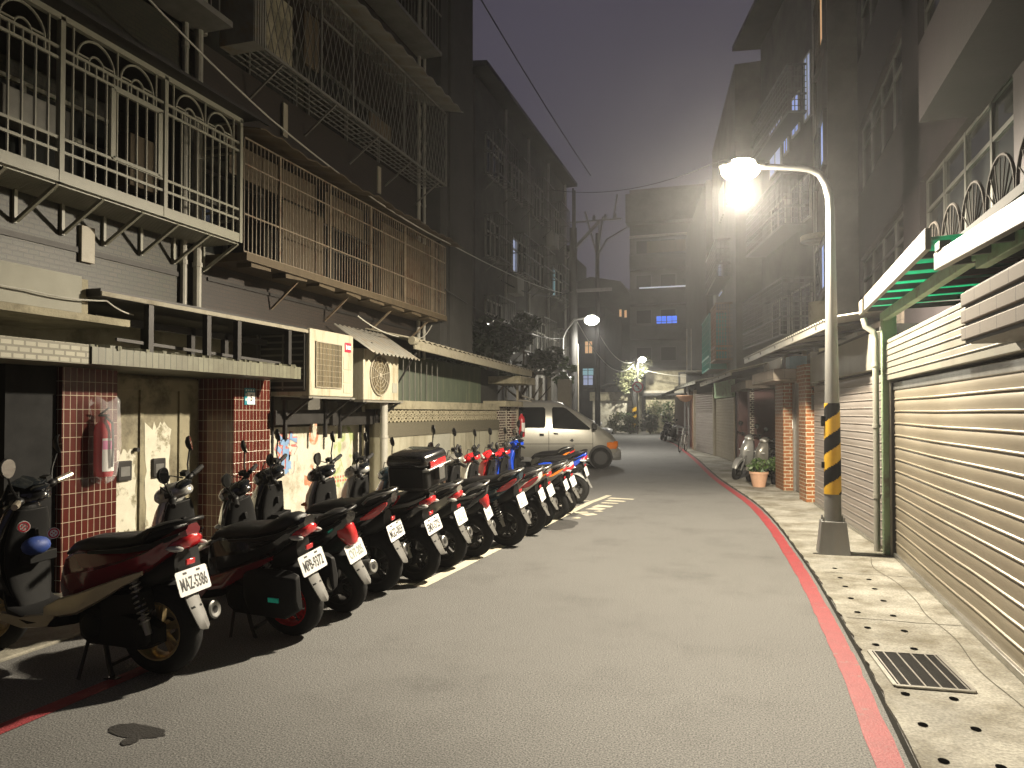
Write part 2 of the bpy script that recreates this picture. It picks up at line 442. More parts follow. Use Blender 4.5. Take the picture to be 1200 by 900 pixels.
M['cwall'] = mk('grey painted wall', (.085, .08, .078), .85, var=.2, scale=.8, grime=(.05, .047, .045), gsc=.5)
M['frame'] = mk('dull window frame', (.1, .1, .09), .6, var=.15)
M['hooppaint'] = mk('brown painted rods', (.045, .038, .032), .85, var=.2, spec=.1)
M['shadepanel'] = mk('panel in painted shade', (.018, .018, .018), .8, var=.3, spec=.15)  # shade on the panel by the pillar, put into a near black colour
M['creamdim'] = mk('weathered cream fascia', (.2, .185, .145), .55, var=.1, scale=3, grime=(.13, .115, .085), gsc=4, gth=(.5, .75))
M['hole'] = mk('painted hole dark', (.004, .004, .004), 1, var=0, spec=0)
M['gutterdark'] = mk('dark gutter strip', (.02, .019, .016), .95, var=.3, spec=.1)
# ------------------------------------------------------------------ ground, road, pavement, paint
def smooth_line(pts, step=.5):
    out = []
    P = [Vector((p[0], p[1])) for p in pts]
    P = [P[0]*2 - P[1]] + P + [P[-1]*2 - P[-2]]
    for i in range(1, len(P) - 2):
        n = max(1, int((P[i+1]-P[i]).length / step))
        for k in range(n):
            t = k / n
            a, b, c, d = P[i-1], P[i], P[i+1], P[i+2]
            out.append(.5*((2*b) + (c-a)*t + (2*a-5*b+4*c-d)*t*t + (3*b-a-3*c+d)*t**3))
    out.append(P[-2])
    return out

def offset_line(line, d):
    out = []
    for i, p in enumerate(line):
        t = (line[min(i+1, len(line)-1)] - line[max(i-1, 0)]).normalized()
        out.append(p + Vector((t.y, -t.x)) * d)      # d > 0: to the right of the walking direction
    return out

def ribbon(mb, A, B, z):
    vs, fs = [], []
    for a, b in zip(A, B):
        vs += [(a.x, a.y, z), (b.x, b.y, z)]
    for i in range(len(A)-1):
        fs.append((2*i, 2*i+1, 2*i+3, 2*i+2))
    return mb.add(vs, fs)

g = MB(); g.quad((-400, -400, -.02), (400, -400, -.02), (400, 400, -.02), (-400, 400, -.02))
struct(g.build('ground', M['ground'], smooth=False))
g = MB(); g.quad((-30, -12, 0), (8, -12, 0), (30, 75, 0), (-45, 75, 0))
struct(g.build('road', M['asphalt'], smooth=False))

KERB = smooth_line([(.68, -6), (.68, 3.7), (.66, 5.9), (.54, 8.9), (.2, 13.2), (-.66, 18.8), (-1.79, 27.5), (-3.4, 38.4), (-5.0, 46.5)], .14)
g = MB(); ribbon(g, [p+Vector((random.uniform(-.006, .006), 0)) for p in offset_line(KERB, -.125)], [p+Vector((random.uniform(-.006, .006), 0)) for p in KERB], .004)
struct(g.build('red_road_line', M['redline'], smooth=False))
g = MB(); g.quad((-3.73, -2, .004), (-3.61, -2, .004), (-3.5, 6.1, .004), (-3.62, 6.1, .004))
g2 = MB(); g2.quad((-3.73, -2, .004), (-3.61, -2, .004), (-3.51, 3.95, .004), (-3.63, 3.95, .004))
struct(g2.build('red_parking_line', M['redline'], smooth=False))
# the pavement: a slab with a ragged edge, its drain holes and the gutter strip beside it
inner = [p + Vector((random.uniform(-.012, .012), 0)) for p in offset_line(smooth_line([(.68, -6), (.68, 3.7), (.66, 5.9), (.54, 8.9), (.2, 13.2), (-.66, 18.8), (-1.79, 27.5), (-3.4, 38.4), (-5.0, 46.5)], .12), .055)]
outer = [Vector((7 - max(0, p.y-10)*.12, p.y)) for p in inner]
g = MB(); ribbon(g, inner, outer, .02)
n = len(inner)
g.add([(p.x, p.y, z) for p in inner for z in (.02, -.01)], [(2*i, 2*i+1, 2*i+3, 2*i+2) for i in range(n-1)])
walk = struct(g.build('sidewalk', M['concrete'], smooth=False))
for i, (x, y) in enumerate([(.86, 8.17), (.86, 7.72), (.86, 7.35), (.85, 6.9), (.84, 6.44), (.85, 6.0), (.84, 5.58), (.85, 4.66), (.85, 4.23), (.85, 3.82), (1.11, 7.72), (1.1, 7.33), (1.1, 6.89), (1.09, 6.41), (1.09, 5.99), (1.07, 5.56), (1.09, 4.66), (1.09, 4.25), (1.08, 3.83)]):
    h = MB(); h.disc((x, y, .0225), .024, 'z', 14, .03)  # flat disc, the dark inside the hole is put into its colour
    h.build('drain_hole', M['hole'], walk, smooth=False)
g = MB(); g.box(.72, 5, 8.95, 9.0, .015, .023); g.build('slab_joint', M['darksteel'], walk)
M['jointdirt'] = mk('dirt in a joint', (.09, .08, .06), .95, var=.3)
for y in (2.3, 6.25, 7.95, 11.2, 13.3):
    g = MB(); L = [Vector((.74+k*.12, y+random.uniform(-.008, .008))) for k in range(8)]; ribbon(g, offset_line(L, -.005), offset_line(L, .005), .0222); g.build('slab_joint', M['jointdirt'], walk, smooth=False)
g = MB(); L = smooth_line([(1.3, 8.9), (1.24, 8.3), (1.33, 7.7), (1.36, 7.0), (1.34, 6.5), (1.39, 5.9), (1.36, 5.2), (1.42, 4.5), (1.38, 3.6)], .1); ribbon(g, offset_line(L, -.004), offset_line(L, .004), .0226)
g.build('pavement_crack', M['jointdirt'], walk, smooth=False)

g = MB(); g.box(-7, -4.55, -4, 7.5, -.01, .02)
struct(g.build('concrete_apron', M['apron'], bevel=.01))

g = MB(); ribbon(g, offset_line(KERB, .03), offset_line(KERB, .058), .002); struct(g.build('gutter_strip', M['gutterdark'], smooth=False))  # thin dark ribbon between the red line and the slab
# parking bay: long cream line, thin dividers between the bays
g = MB(); ribbon(g, [Vector((-2.92, 6.27)), Vector((-2.68, 13.0)), Vector((-2.6, 13.6)), Vector((-2.55, 14.2))], [Vector((-2.79, 6.27)), Vector((-2.56, 13.0)), Vector((-2.49, 13.6)), Vector((-2.44, 14.2))], .004)
y = 6.3
while y < 13.4:
    x1 = -2.93 + (y-6.27)*.036
    g.quad((x1-1.9, y, .0042), (x1, y, .0042), (x1, y+.07, .0042), (x1-1.9, y+.07, .0042))
    y += .86
struct(g.build('parking_bay_line', M['whiteline'], smooth=False))
# worn painted characters on the road beside the bay
g = MB()
for (x0, y0, x1, y1, w) in [(-2.42, 13.75, -1.95, 13.68, .1), (-2.4, 13.38, -2.05, 13.3, .12), (-2.42, 13.0, -2.12, 12.98, .08), (-2.45, 12.55, -2.15, 12.5, .16),
                            (-2.47, 12.2, -2.22, 12.12, .16), (-2.6, 11.6, -2.4, 11.72, .09), (-2.42, 11.4, -2.25, 11.55, .14), (-2.3, 11.9, -2.2, 11.85, .08), (-2.47, 11.05, -2.38, 11.0, .08)]:
    d = Vector((x1-x0, y1-y0)).normalized(); nn = Vector((-d.y, d.x))*w
    g.quad((x0-nn.x, y0-nn.y, .004), (x1-nn.x*.6, y1-nn.y*.6, .004), (x1+nn.x*.6, y1+nn.y*.6, .004), (x0+nn.x, y0+nn.y, .004))
struct(g.build('road_lettering', M['whiteline'], smooth=False))
# darker mended and wet patches of asphalt
M['wet'] = mk('damp asphalt', (.035, .033, .031), .55, var=.2, scale=4, bump=.5, bsc=90)
M['patch'] = mk('newer asphalt', (.06, .058, .055), .8, var=.2, scale=4, bump=.6, bsc=90)
g = MB()
for cx, cy, rx, ry in [(-2.92, 3.02, .17, .075), (-2.86, 2.92, .04, .05)]:
    g.add([(cx+rx*math.cos(a*PI/12)*random.uniform(.9, 1.1), cy+ry*math.sin(a*PI/12)*random.uniform(.85, 1.1), .003+.0006*len(g.f)) for a in range(24)], [tuple(range(24))])
struct(g.build('damp_patch', M['wet'], smooth=False))
g = MB()
for cx, cy, rx, ry in [(-2.55, 10.3, .3, .5), (-2.6, 11.5, .12, .4)]:
    g.add([(cx+rx*math.cos(a*PI/12)*random.uniform(.85, 1.1), cy+ry*math.sin(a*PI/12)*random.uniform(.85, 1.1), .0028) for a in range(24)], [tuple(range(24))])
struct(g.build('asphalt_patch', M['patch'], smooth=False))

M['crack'] = mk('crack in asphalt', (.03, .029, .027), .9, var=.2)
# drain grate in the pavement
t = thing('drain_grate', 'steel drain grate with five barred panels set into the pale pavement', 'drain grate', (1.0, 5.1, .021), rz=rad(4))
g = MB(); W_, D_ = .205, .32
for x in (-W_, W_): g.box(x-.012, x+.012, -D_, D_, 0, .012)
for yy in (-D_, D_): g.box(-W_, W_, yy-.012, yy+.012, .0005, .0115)
for k in range(1, 5): g.box(-W_+k*.082-.004, -W_+k*.082+.004, -D_, D_, .001, .0125)
for x in (-W_+.025, W_-.025): g.box(x-.004, x+.004, -D_, D_, .001, .0125)
g.build('frame', M['alu'], t)
g = MB(); g.box(-W_, W_, -D_, D_, -.004, .003); g.build('pit', M['ink'], t)
g = MB()
for k in range(40): g.box(-W_+.01, W_-.01, -D_+.01+k*.0158, -D_+.0145+k*.0158, .0035, .009)
g.build('grille', M['darksteel'], t)

# bits lying on the road
g = MB(); g.tube([(0, 0, .005), (.05, .03, .012), (.1, .075, .006)], .003, 5)
o = g.build('twig', M['board']); o.location = (-3.1, 2.42, 0); tag(o, 'short pale twig lying on the asphalt below the damp patch', 'twig')

# ------------------------------------------------------------------ camera, sky, lamps
cam_d = bpy.data.cameras.new('camera'); cam = bpy.data.objects.new('camera', cam_d); COL.objects.link(cam)
cam.location = (0, 0, 1.6); cam.rotation_euler = (rad(91.1), 0, rad(17.4))
cam_d.sensor_width = 36; cam_d.lens = 36*870/1200; cam_d.shift_y = 16.3/1200; cam_d.clip_end = 1000; cam_d.clip_start = .05
SC.camera = cam

w = bpy.data.worlds.new('World'); SC.world = w; w.use_nodes = True
nt = w.node_tree; bg = nt.nodes['Background']
tc = nt.nodes.new('ShaderNodeTexCoord'); nz = nt.nodes.new('ShaderNodeTexNoise'); nz.inputs['Scale'].default_value = 2.2; nz.inputs['Detail'].default_value = 4
cr = nt.nodes.new('ShaderNodeValToRGB')
cr.color_ramp.elements[0].position = .3; cr.color_ramp.elements[1].position = .75
cr.color_ramp.elements[0].color = (.052, .047, .067, 1); cr.color_ramp.elements[1].color = (.068, .061, .083, 1)
nt.links.new(tc.outputs['Generated'], nz.inputs['Vector']); nt.links.new(nz.outputs[0], cr.inputs[0]); nt.links.new(cr.outputs[0], bg.inputs[0])
bg.inputs[1].default_value = 1.0

WIDE = ((.12, .62), (.2, 1), (.32, .74), (.38, .6), (.42, .42), (.46, .24), (.49, .14), (.53, .06))
NARROW = ((.12, .9), (.2, .8), (.3, .42), (.38, .2), (.44, .1), (.49, .06), (.53, .03))
def lamp_light(name, loc, watt, col, r=.1, beam=WIDE, nadir=.32):
    """a street lantern: it throws its light down and out, little of it upwards"""
    ld = bpy.data.lights.new(name, 'POINT'); ld.energy = watt; ld.color = col; ld.shadow_soft_size = r
    ld.use_nodes = True; nt = ld.node_tree; em = nt.nodes['Emission']
    tc = nt.nodes.new('ShaderNodeTexCoord'); sp = nt.nodes.new('ShaderNodeSeparateXYZ'); mr = nt.nodes.new('ShaderNodeMapRange')
    cv = nt.nodes.new('ShaderNodeValToRGB')
    nt.links.new(tc.outputs['Normal'], sp.inputs[0]); nt.links.new(sp.outputs[2], mr.inputs[0])
    mr.inputs[1].default_value, mr.inputs[2].default_value = -1, 1
    e = cv.color_ramp.elements
    e[0].position, e[0].color = 0, (nadir,)*3+(1,)
    e[1].position, e[1].color = 1, (.012,)*3+(1,)
    for p, v in beam:
        q = e.new(p); q.color = (v, v, v, 1)
    nt.links.new(mr.outputs[0], cv.inputs[0]); nt.links.new(cv.outputs[0], em.inputs['Strength'])
    o = bpy.data.objects.new(name, ld); COL.objects.link(o); o.location = loc
    return o
WARM = (1, .88, .69)
lamp_light('street_lamp_light', (-.04, 9.07, 4.24), 6000, WARM, .12)
lamp_light('second_lamp_light', (-5.75, 29.4, 5.05), 2000, (1, .95, .84), .1, NARROW, .9)
lamp_light('third_lamp_light', (-7.25, 55.3, 5.25), 3000, (1, .95, .8), .1)

SC.render.engine = 'CYCLES'
SC.view_settings.view_transform = 'Standard'; SC.view_settings.look = 'None'
SC.view_settings.exposure = 0; SC.view_settings.gamma = 1
SC.cycles.use_denoising = True
try: SC.cycles.denoiser = 'OPENIMAGEDENOISE'
except Exception: pass
SC.cycles.max_bounces = 6; SC.cycles.diffuse_bounces = 3; SC.cycles.glossy_bounces = 3; SC.cycles.transmission_bounces = 4
SC.cycles.transparent_max_bounces = 10; SC.cycles.volume_bounces = 0
SC.cycles.sample_clamp_indirect = 4
SC.cycles.volume_step_rate = 4; SC.cycles.volume_max_steps = 64

# thin haze volume added to make a glow around the lamps
hz = MB(); hz.box(-60, 60, -12, 130, -1.1, 44)
m = bpy.data.materials.new('added glow haze'); m.use_nodes = True; nt = m.node_tree
nt.nodes.remove(nt.nodes['Principled BSDF'])
pv = nt.nodes.new('ShaderNodeVolumePrincipled'); pv.inputs['Density'].default_value = .0019
pv.inputs['Color'].default_value = (.9, .9, .92, 1); pv.inputs['Anisotropy'].default_value = .72
nt.links.new(pv.outputs[0], nt.nodes['Material Output'].inputs['Volume'])
HAZE = hz.build('haze', m, smooth=False); HAZE['kind'] = 'stuff'

# ------------------------------------------------------------------ street lamps
def helix_band(mb, r0, r1, z0, z1, pitch, n=64, rows=70):
    vs, fs, mi = [], [], []
    for j in range(rows+1):
        t = j/rows; z = z0+(z1-z0)*t; r = r0+(r1-r0)*t
        vs += [(r*math.cos(2*PI*k/n), r*math.sin(2*PI*k/n), z) for k in range(n)]
    b = len(mb.v); mb.v += [mb.T @ Vector(p) for p in vs]
    for j in range(rows):
        for k in range(n):
            mb.f.append((b+j*n+k, b+j*n+(k+1) % n, b+(j+1)*n+(k+1) % n, b+(j+1)*n+k))
            zz = z0+(z1-z0)*(j+.5)/rows; mb.m.append(int(math.floor((zz/pitch - (k+.5)/n)*2)) % 2)

t = thing('street_lamp', 'tall grey street lamp with yellow and black banded base standing on the pavement', 'street lamp', (.94, 9.07, .021))
g = MB(); g.loft([[(-.17, -.15, 0), (.17, -.15, 0), (.17, .15, 0), (-.17, .15, 0)], [(-.165, -.145, .02), (.165, -.145, .02), (.165, .145, .02), (-.165, .145, .02)], [(-.13, -.115, .36), (.13, -.115, .36), (.13, .115, .36), (-.13, .115, .36)]])
for a in range(4): g.tube([(.105*(-1)**a, .095*(-1)**(a//2), .35), (.105*(-1)**a, .095*(-1)**(a//2), .41)], .012, 8)
g.build('base', M['pole'], t, bevel=.012)
pts = [(0, 0, .3), (0, 0, 1.5), (0, 0, 3.0), (0, 0, 3.85), (-.008, 0, 4.02), (-.045, 0, 4.17), (-.11, 0, 4.29), (-.21, 0, 4.355), (-.36, 0, 4.39), (-.62, 0, 4.425), (-.82, 0, 4.45)]
g = MB(); g.tube(pts, [.092, .08, .058, .047, .045, .043, .04, .038, .035, .032, .03], 20)
g.build('pole', M['pole'], t, angle=60)
g = MB(); helix_band(g, .0925, .0825, .66, 1.68, .36)
g.build('warning_band', [M['yellow'], M['bandblack']], t)
g = MB(); g.box(-.118, -.078, -.04, .04, 1.42, 1.54); g.build('switch_box', M['black'], t, bevel=.006)
g = MB(); g.box(-.116, -.078, -.03, .03, .95, 1.02); g.build('switch_box', M['black'], t, bevel=.006)
g = MB(); g.loft([[(x, s*hw, z+4.44-(x+.8)*.08) for s, z in ((-1, 0), (-1, .03), (-.6, .065), (.6, .065), (1, .03), (1, 0))] for x, hw in ((-.7, .045), (-.78, .09), (-.98, .13), (-1.15, .12), (-1.22, .07))])
g.build('lamp_head', M['pole'], t, bevel=.008)
g = MB(); g.ell((-.97, 0, 4.425), (.225, .16, .13), 20, 10); g.build('diffuser', M['bulb'], t)  # bowl enlarged to stand for the glare of the lamp

def far_lamp(loc, label, head, watt_head, arm_from, base_h):
    t = thing('street_lamp', label, 'street lamp', loc)
    hx, hz_ = head
    g = MB(); g.tube([(0, 0, 0), (0, 0, base_h*.6), (0, 0, base_h), (hx*.1, 0, base_h+.3), (hx*.4, 0, hz_+.05), (hx*.8, 0, hz_+.1)], [.08, .065, .055, .05, .045, .04], 12)
    g.build('pole', M['pole'], t, angle=60)
    g = MB(); g.ell((hx, 0, hz_+.1), (.3, .15, .08), 14, 8); g.build('lamp_head', M['pole'], t)
    g = MB(); g.ell((hx, 0, hz_), (.3, .24, .2), 14, 8); g.build('diffuser', M['bulbfar'], t)  # oversized glowing bowl, glare put into its shape
    return t
far_lamp((-7.05, 29.4, 0), 'slim street lamp shining above the parked van, fixed by the wooden utility post', (1.2, 5.3), 0, 0, 4.6)
far_lamp((-7.6, 55.5, 0), 'distant street lamp shining over the plants at the end of the street', (.35, 5.5), 0, 0, 5.0)
# ------------------------------------------------------------------ motor scooters
def short(x):
    return x*.5 if x < 0 else x

def sec(x, z0, z1, w, e=2.6, tp=.25, n=18):
    """closed cross-section of a body panel at x, narrowing by tp towards its top"""
    out = []
    x = short(x)
    zc, h = (z0+z1)/2, (z1-z0)/2
    for k in range(n):
        a = 2*PI*k/n
        c, s_ = math.cos(a), math.sin(a)
        yy = math.copysign(abs(c)**(2/e), c); zz = math.copysign(abs(s_)**(2/e), s_)
        out.append((x, w*yy*(1 - tp*(zz+1)/2), zc+h*zz))
    return out

def csec(x, z0, z1, w, tp=.25):
    """creased sporty cross-section: widest at a hard edge two thirds of the way up"""
    x = short(x); h = z1-z0
    half = [(.35*w, z0), (.74*w, z0+.12*h), (.93*w, z0+.42*h), (w, z0+.64*h), (.98*w*(1-tp*.4), z0+.7*h), (w*(1-tp), z0+.93*h), (w*(1-tp)*.72, z1)]
    return [(x, -y, z) for y, z in half]+[(x, y, z) for y, z in reversed(half)]

def zsec(z, x0, x1, w, e=2.4, back=.0, n=20):
    """closed horizontal cross-section at height z, from x0 (rider side) to x1 (nose)"""
    out = []
    xc, h = (x0+x1)/2, (x1-x0)/2
    for k in range(n):
        a = 2*PI*k/n
        c, s_ = math.cos(a), math.sin(a)
        xx = math.copysign(abs(c)**(2/e), c); yy = math.copysign(abs(s_)**(2/e), s_)
        wv = w*(1 - .35*max(0, xx))
        out.append((xc+h*xx - back*abs(yy)**3, wv*yy, z))
    return out

def blade(mb, path, y, th=.01, sides=(1, -1)):
    """thin curved panel lying on the bodywork: path of (x, z, height)"""
    yf = y if callable(y) else (lambda q: y)
    for s_ in sides:
        mb.loft([[(short(x), s_*yf(x), z-h/2), (short(x), s_*(yf(x)+th), z-h*.4), (short(x), s_*(yf(x)+th), z+h*.4), (short(x), s_*yf(x), z+h/2)] for x, z, h in path])

def arc_guard(mb, c, r, w, a0, a1, th=.012, n=14, drop=.03):
    secs = []
    for i in range(n+1):
        a = rad(a0+(a1-a0)*i/n)
        k = math.sin(PI*min(1, max(0, .12+.76*i/n)))**.35
        ww = w*k
        pr = [(-ww, -drop), (-ww*.8, -.006), (-ww*.35, 0), (ww*.35, 0), (ww*.8, -.006), (ww, -drop), (ww*.75, -.012-th), (0, -th), (-ww*.75, -.012-th)]
        secs.append([(c[0]+(r+d)*math.cos(a), yy, c[2]+(r+d)*math.sin(a)) for yy, d in pr])
    mb.loft(secs)

def wheel_mesh(name, parent, c, T, rim, r=.255, w=.058):
    g = MB(); g.T = T
    g.lathe([(r-.1, -w*.85), (r-.055, -w), (r-.017, -w*.8), (r-.004, -w*.45), (r, 0), (r-.004, w*.45), (r-.017, w*.8), (r-.055, w), (r-.1, w*.85), (r-.1, -w*.85)], 32, 'y', c)
    o = g.build(name, M['rubber'], parent, angle=50)
    g = MB(); g.T = T
    g.lathe([(r-.098, -w*.9), (r-.09, -w*.92), (r-.088, w*.92), (r-.098, w*.9), (r-.112, w*.5), (r-.112, -w*.5), (r-.098, -w*.9)], 32, 'y', c)
    g.lathe([(0.001, -.05), (.035, -.05), (.04, -.02), (.04, .02), (.035, .05), (.001, .05)], 14, 'y', c)
    for k in range(5):
        a = 2*PI*k/5+.3
        for d in (-.13, .13):
            g.bar((c[0]+.03*math.cos(a), 0, c[2]+.03*math.sin(a)), (c[0]+(r-.105)*math.cos(a+d), 0, c[2]+(r-.105)*math.sin(a+d)), .022, .034, up=(0, 1, 0))
    g.build('rim', rim, o)
    g = MB(); g.T = T
    g.lathe([(.05, -.062), (.098, -.062), (.098, -.058), (.05, -.058), (.05, -.062)], 20, 'y', c)
    g.build('brake_disc', M['steel'], o)
    return o

def helix(mb, a, b, r, wire, turns, n=10):
    a, b = Vector(a), Vector(b); d = b-a
    z = d.normalized(); x = z.orthogonal().normalized(); yv = z.cross(x)
    mb.tube([a + d*(i/(turns*n)) + (x*math.cos(2*PI*i/n)+yv*math.sin(2*PI*i/n))*r for i in range(turns*n+1)], wire, 5)

def scooter(x, y, heading, lean, label, body, front, trim=None, rim=None, plate=None, ptext=True, steer=25, topbox=False, sidebag=False,
            tail='wide', rail=True, shield=0, group='scooters parked in a row', scale=1.0, flap=None, hug=None, seat=None, ink=None, deco=False, cowl=None, big=1.0, mirrors=True, amber=False, sporty=True):
    S_ = (lambda x, z0, z1, w, tp=.2: csec(x, z0, z1, w, tp+.08)) if sporty else (lambda x, z0, z1, w, tp=.2: sec(x, z0, z1, w, tp=tp))
    up = .025 if sporty else 0
    t = thing('motor_scooter', label, 'scooter', (x, y, 0.004), group=group, rot=(-rad(lean), 0, rad(heading)), scale=scale)
    rim = rim or M['darksteel']; cowl = cowl or front; trim = trim or body
    # steering transform: everything on the fork turns about the steering axis
    ax = Vector((-.30, 0, .70)).normalized(); pv = Vector((1.04, 0, .84))
    ST = Matrix.Translation(pv) @ Matrix.Rotation(rad(steer), 4, ax) @ Matrix.Translation(-pv)
    I4 = Matrix()
    wheel_mesh('rear_wheel', t, (0, 0, .255), I4, rim, .258, .062)
    wheel_mesh('front_wheel', t, (1.30, 0, .25), ST, rim, .25, .052)
    # --- body panels
    g = MB()
    g.loft([S_(.64, .37, .58, .085, tp=.1), S_(.58, .35, .67, .125, tp=.1), S_(.48, .35, .715, .15*big, tp=.1), S_(.3, .41, .73, .165*big, tp=.15), S_(.1, .53, .755, .172*big, tp=.2),
            S_(-.08, .60+up, .785, .162*big, tp=.25), S_(-.25, .67+up, .82+up*.5, .13*big, tp=.25), S_(-.38, .725+up, .845+up, .092, tp=.3), S_(-.445, .77+up, .85+up, .06, tp=.3)])
    g.build('body', body, t, angle=24 if sporty else 55)
    yb = lambda xx: .155*big if xx > .45 else (.168*big if xx > 0 else max(.09, .172*big + xx*.2))
    g = MB()
    blade(g, [(.66, .36, .06), (.56, .385, .11), (.42, .42, .12), (.26, .49, .095), (.1, .565, .06), (-.06, .62, .025)], yb, .016)
    blade(g, [(1.0, .30, .06), (.85, .275, .075), (.66, .30, .085), (.6, .36, .08)], .15, .018)
    g.build('side_trim', trim, t, angle=55)
    g = MB()
    blade(g, [(.34, .715, .018), (.1, .735, .03), (-.12, .765, .036), (-.3, .80, .03), (-.42, .83, .012)], lambda xx: (.158 if xx > 0 else .158+xx*.17)*big, .012)
    g.build('tail_strip', M['black'] if sporty else M['grey'], t, angle=55)
    g = MB()
    g.loft([sec(.4, .40, .6, .1, tp=0), sec(.15, .46, .64, .11, tp=0), sec(-.1, .52, .68, .1, tp=0), sec(-.3, .58, .72, .07, tp=0)])
    g.loft([sec(.5, .25, .42, .09, tp=0), sec(.3, .24, .44, .1, tp=0), sec(.12, .3, .44, .07, tp=0)])
    g.build('under_tray', M['black'], t, angle=55)
    # --- seat
    g = MB()
    g.loft([sec(.62, .655, .69, .06), sec(.55, .67, .745, .1), sec(.42, .69, .785, .13), sec(.25, .71, .80, .152), sec(.1, .735, .812, .155), sec(.03, .745, .85, .15), sec(-.06, .76, .875, .148), sec(-.18, .785, .888, .13), sec(-.29, .81, .885, .095), sec(-.33, .825, .87, .06)])
    g.build('seat', seat or M['seat'], t, angle=60)
    # --- foot board and leg shield
    g = MB()
    g.loft([sec(.52, .27, .36, .14, 5, 0), sec(.62, .255, .325, .165, 5, 0), sec(.8, .25, .31, .17, 5, 0), sec(.95, .27, .36, .165, 5, 0), sec(1.02, .36, .46, .13, 5, 0)])
    g.build('foot_board', M['blacktex'], t, angle=50)
    g = MB()
    if sporty:
        g.loft([zsec(.33, .93, 1.0, .085, 2), zsec(.42, .955, 1.08, .13, 2, back=.03), zsec(.54, .985, 1.18, .17, 2, back=.07), zsec(.64, .99, 1.215, .175, 2, back=.08), zsec(.74, .985, 1.2, .168, 2, back=.06),
                zsec(.84, .965, 1.15, .145, 2, back=.04), zsec(.92, .945, 1.08, .11), zsec(.96, .94, 1.02, .07)])
    else:
        g.loft([zsec(.33, .93, 1.0, .10), zsec(.42, .955, 1.08, .15, back=.02), zsec(.54, .985, 1.17, .18, back=.05), zsec(.66, .99, 1.19, .19, back=.06), zsec(.78, .985, 1.16, .17, back=.05),
                zsec(.88, .965, 1.1, .13, back=.03), zsec(.94, .945, 1.05, .09), zsec(.965, .94, 1.02, .06)])
    fs = g.build('front_shield', front, t, angle=40)
    g = MB(); lw = .86 if sporty else 1
    g.loft([zsec(.34, .9, .95, .13*lw), zsec(.45, .925, .985, .165*lw), zsec(.58, .945, 1.01, .185*lw), zsec(.70, .94, 1.01, .185*lw), zsec(.83, .92, .99, .16*lw), zsec(.92, .9, .98, .12*lw)])
    g.box(.85, .93, -.11*lw, .11*lw, .6, .66); g.box(.9, .945, -.015, .015, .74, .8)
    g.build('leg_shield', M['blacktex'], t, angle=60, bevel=.006)
    for s_ in (1, -1):
        g = MB(); g.ell((1.12, s_*.1, .70), (.05, .055, .018), 12, 6); g.build('indicator', M['amber'] if amber else M['clearlens'], t)
    if shield:
        g = MB(); g.loft([[(1.04, -.15, .93), (1.06, 0, .95), (1.04, .15, .93), (1.036, .15, .93), (1.056, 0, .945), (1.036, -.15, .93)], [(.97, -.13, 1.08), (1.0, 0, 1.12), (.97, .13, 1.08), (.966, .13, 1.08), (.996, 0, 1.116), (.966, -.13, 1.08)],
                          [(.9, -.08, .95+shield), (.92, 0, .97+shield), (.9, .08, .95+shield), (.896, .08, .95+shield), (.916, 0, .965+shield), (.896, -.08, .95+shield)]])
        g.build('wind_screen', M['darkglass'], t)
    # --- fork, fender, handlebar (turned with the steering)
    g = MB(); g.T = ST
    for s_ in (1, -1):
        g.tube([(1.30, s_*.075, .25), (1.2, s_*.075, .48), (1.14, s_*.06, .62)], [.026, .024, .022], 10)
    g.tube([(1.16, 0, .56), (1.0, 0, .96)], .028, 10)
    g.build('front_fork', M['steel'], t)
    g = MB(); g.T = ST; arc_guard(g, (1.30, 0, .25), .285, .078, 12, 150, drop=.06)
    g.build('front_fender', front, t, angle=60)
    g = MB(); g.T = ST
    k_ = .95 if sporty else 1
    g.loft([sec(.85, .975, 1.02, .045*k_), sec(.89, .96, 1.04, .085*k_), sec(.95, .945, 1.055, .11*k_), sec(1.02, .925, 1.045, .115*k_), sec(1.08, .92, 1.02, .085*k_), sec(1.115, .935, .99, .045*k_)])
    hc = g.build('headlight_cowl', cowl, t, angle=60)
    g = MB(); g.T = ST; g.ell((1.075, 0, .98), (.04, .085, .035), 14, 8); g.build('headlight', M['clearlens'], hc)
    g = MB(); g.T = ST; g.ell((.9, 0, 1.045), (.06, .075, .018), 14, 6); g.build('instrument_panel', M['darkglass'], hc)
    g = MB(); g.T = ST
    for s_ in (1, -1):
        g.tube([(.96, s_*.1, 1.0), (.92, s_*.2, 1.015), (.9, s_*.25, 1.02)], .013, 8)
        g.tube([(.97, s_*.14, .985), (.965, s_*.22, .99), (.93, s_*.35, 1.0)], .006, 6)
        g.ell((.92, s_*.2, 1.015), (.03, .04, .026), 10, 6); g.cbox((.945, s_*.19, 1.05), (.05, .045, .035), rz=s_*.3); g.tube([(.95, s_*.15, 1.03), (1.02, s_*.1, 1.08), (1.06, s_*.04, .98), (1.04, 0, .85)], .006, 5)
    g.tube([(.965, -.12, 1.0), (.975, 0, .995), (.965, .12, 1.0)], .015, 8)
    g.build('handlebar', M['black'], t)
    for s_ in (1, -1):
        g = MB(); g.T = ST; g.tube([(.905, s_*.235, 1.019), (.88, s_*.3, 1.024), (.865, s_*.35, 1.028)], [.018, .02, .018], 10)
        g.build('grip', M['rubber'] if not deco else M['bronze'], t)
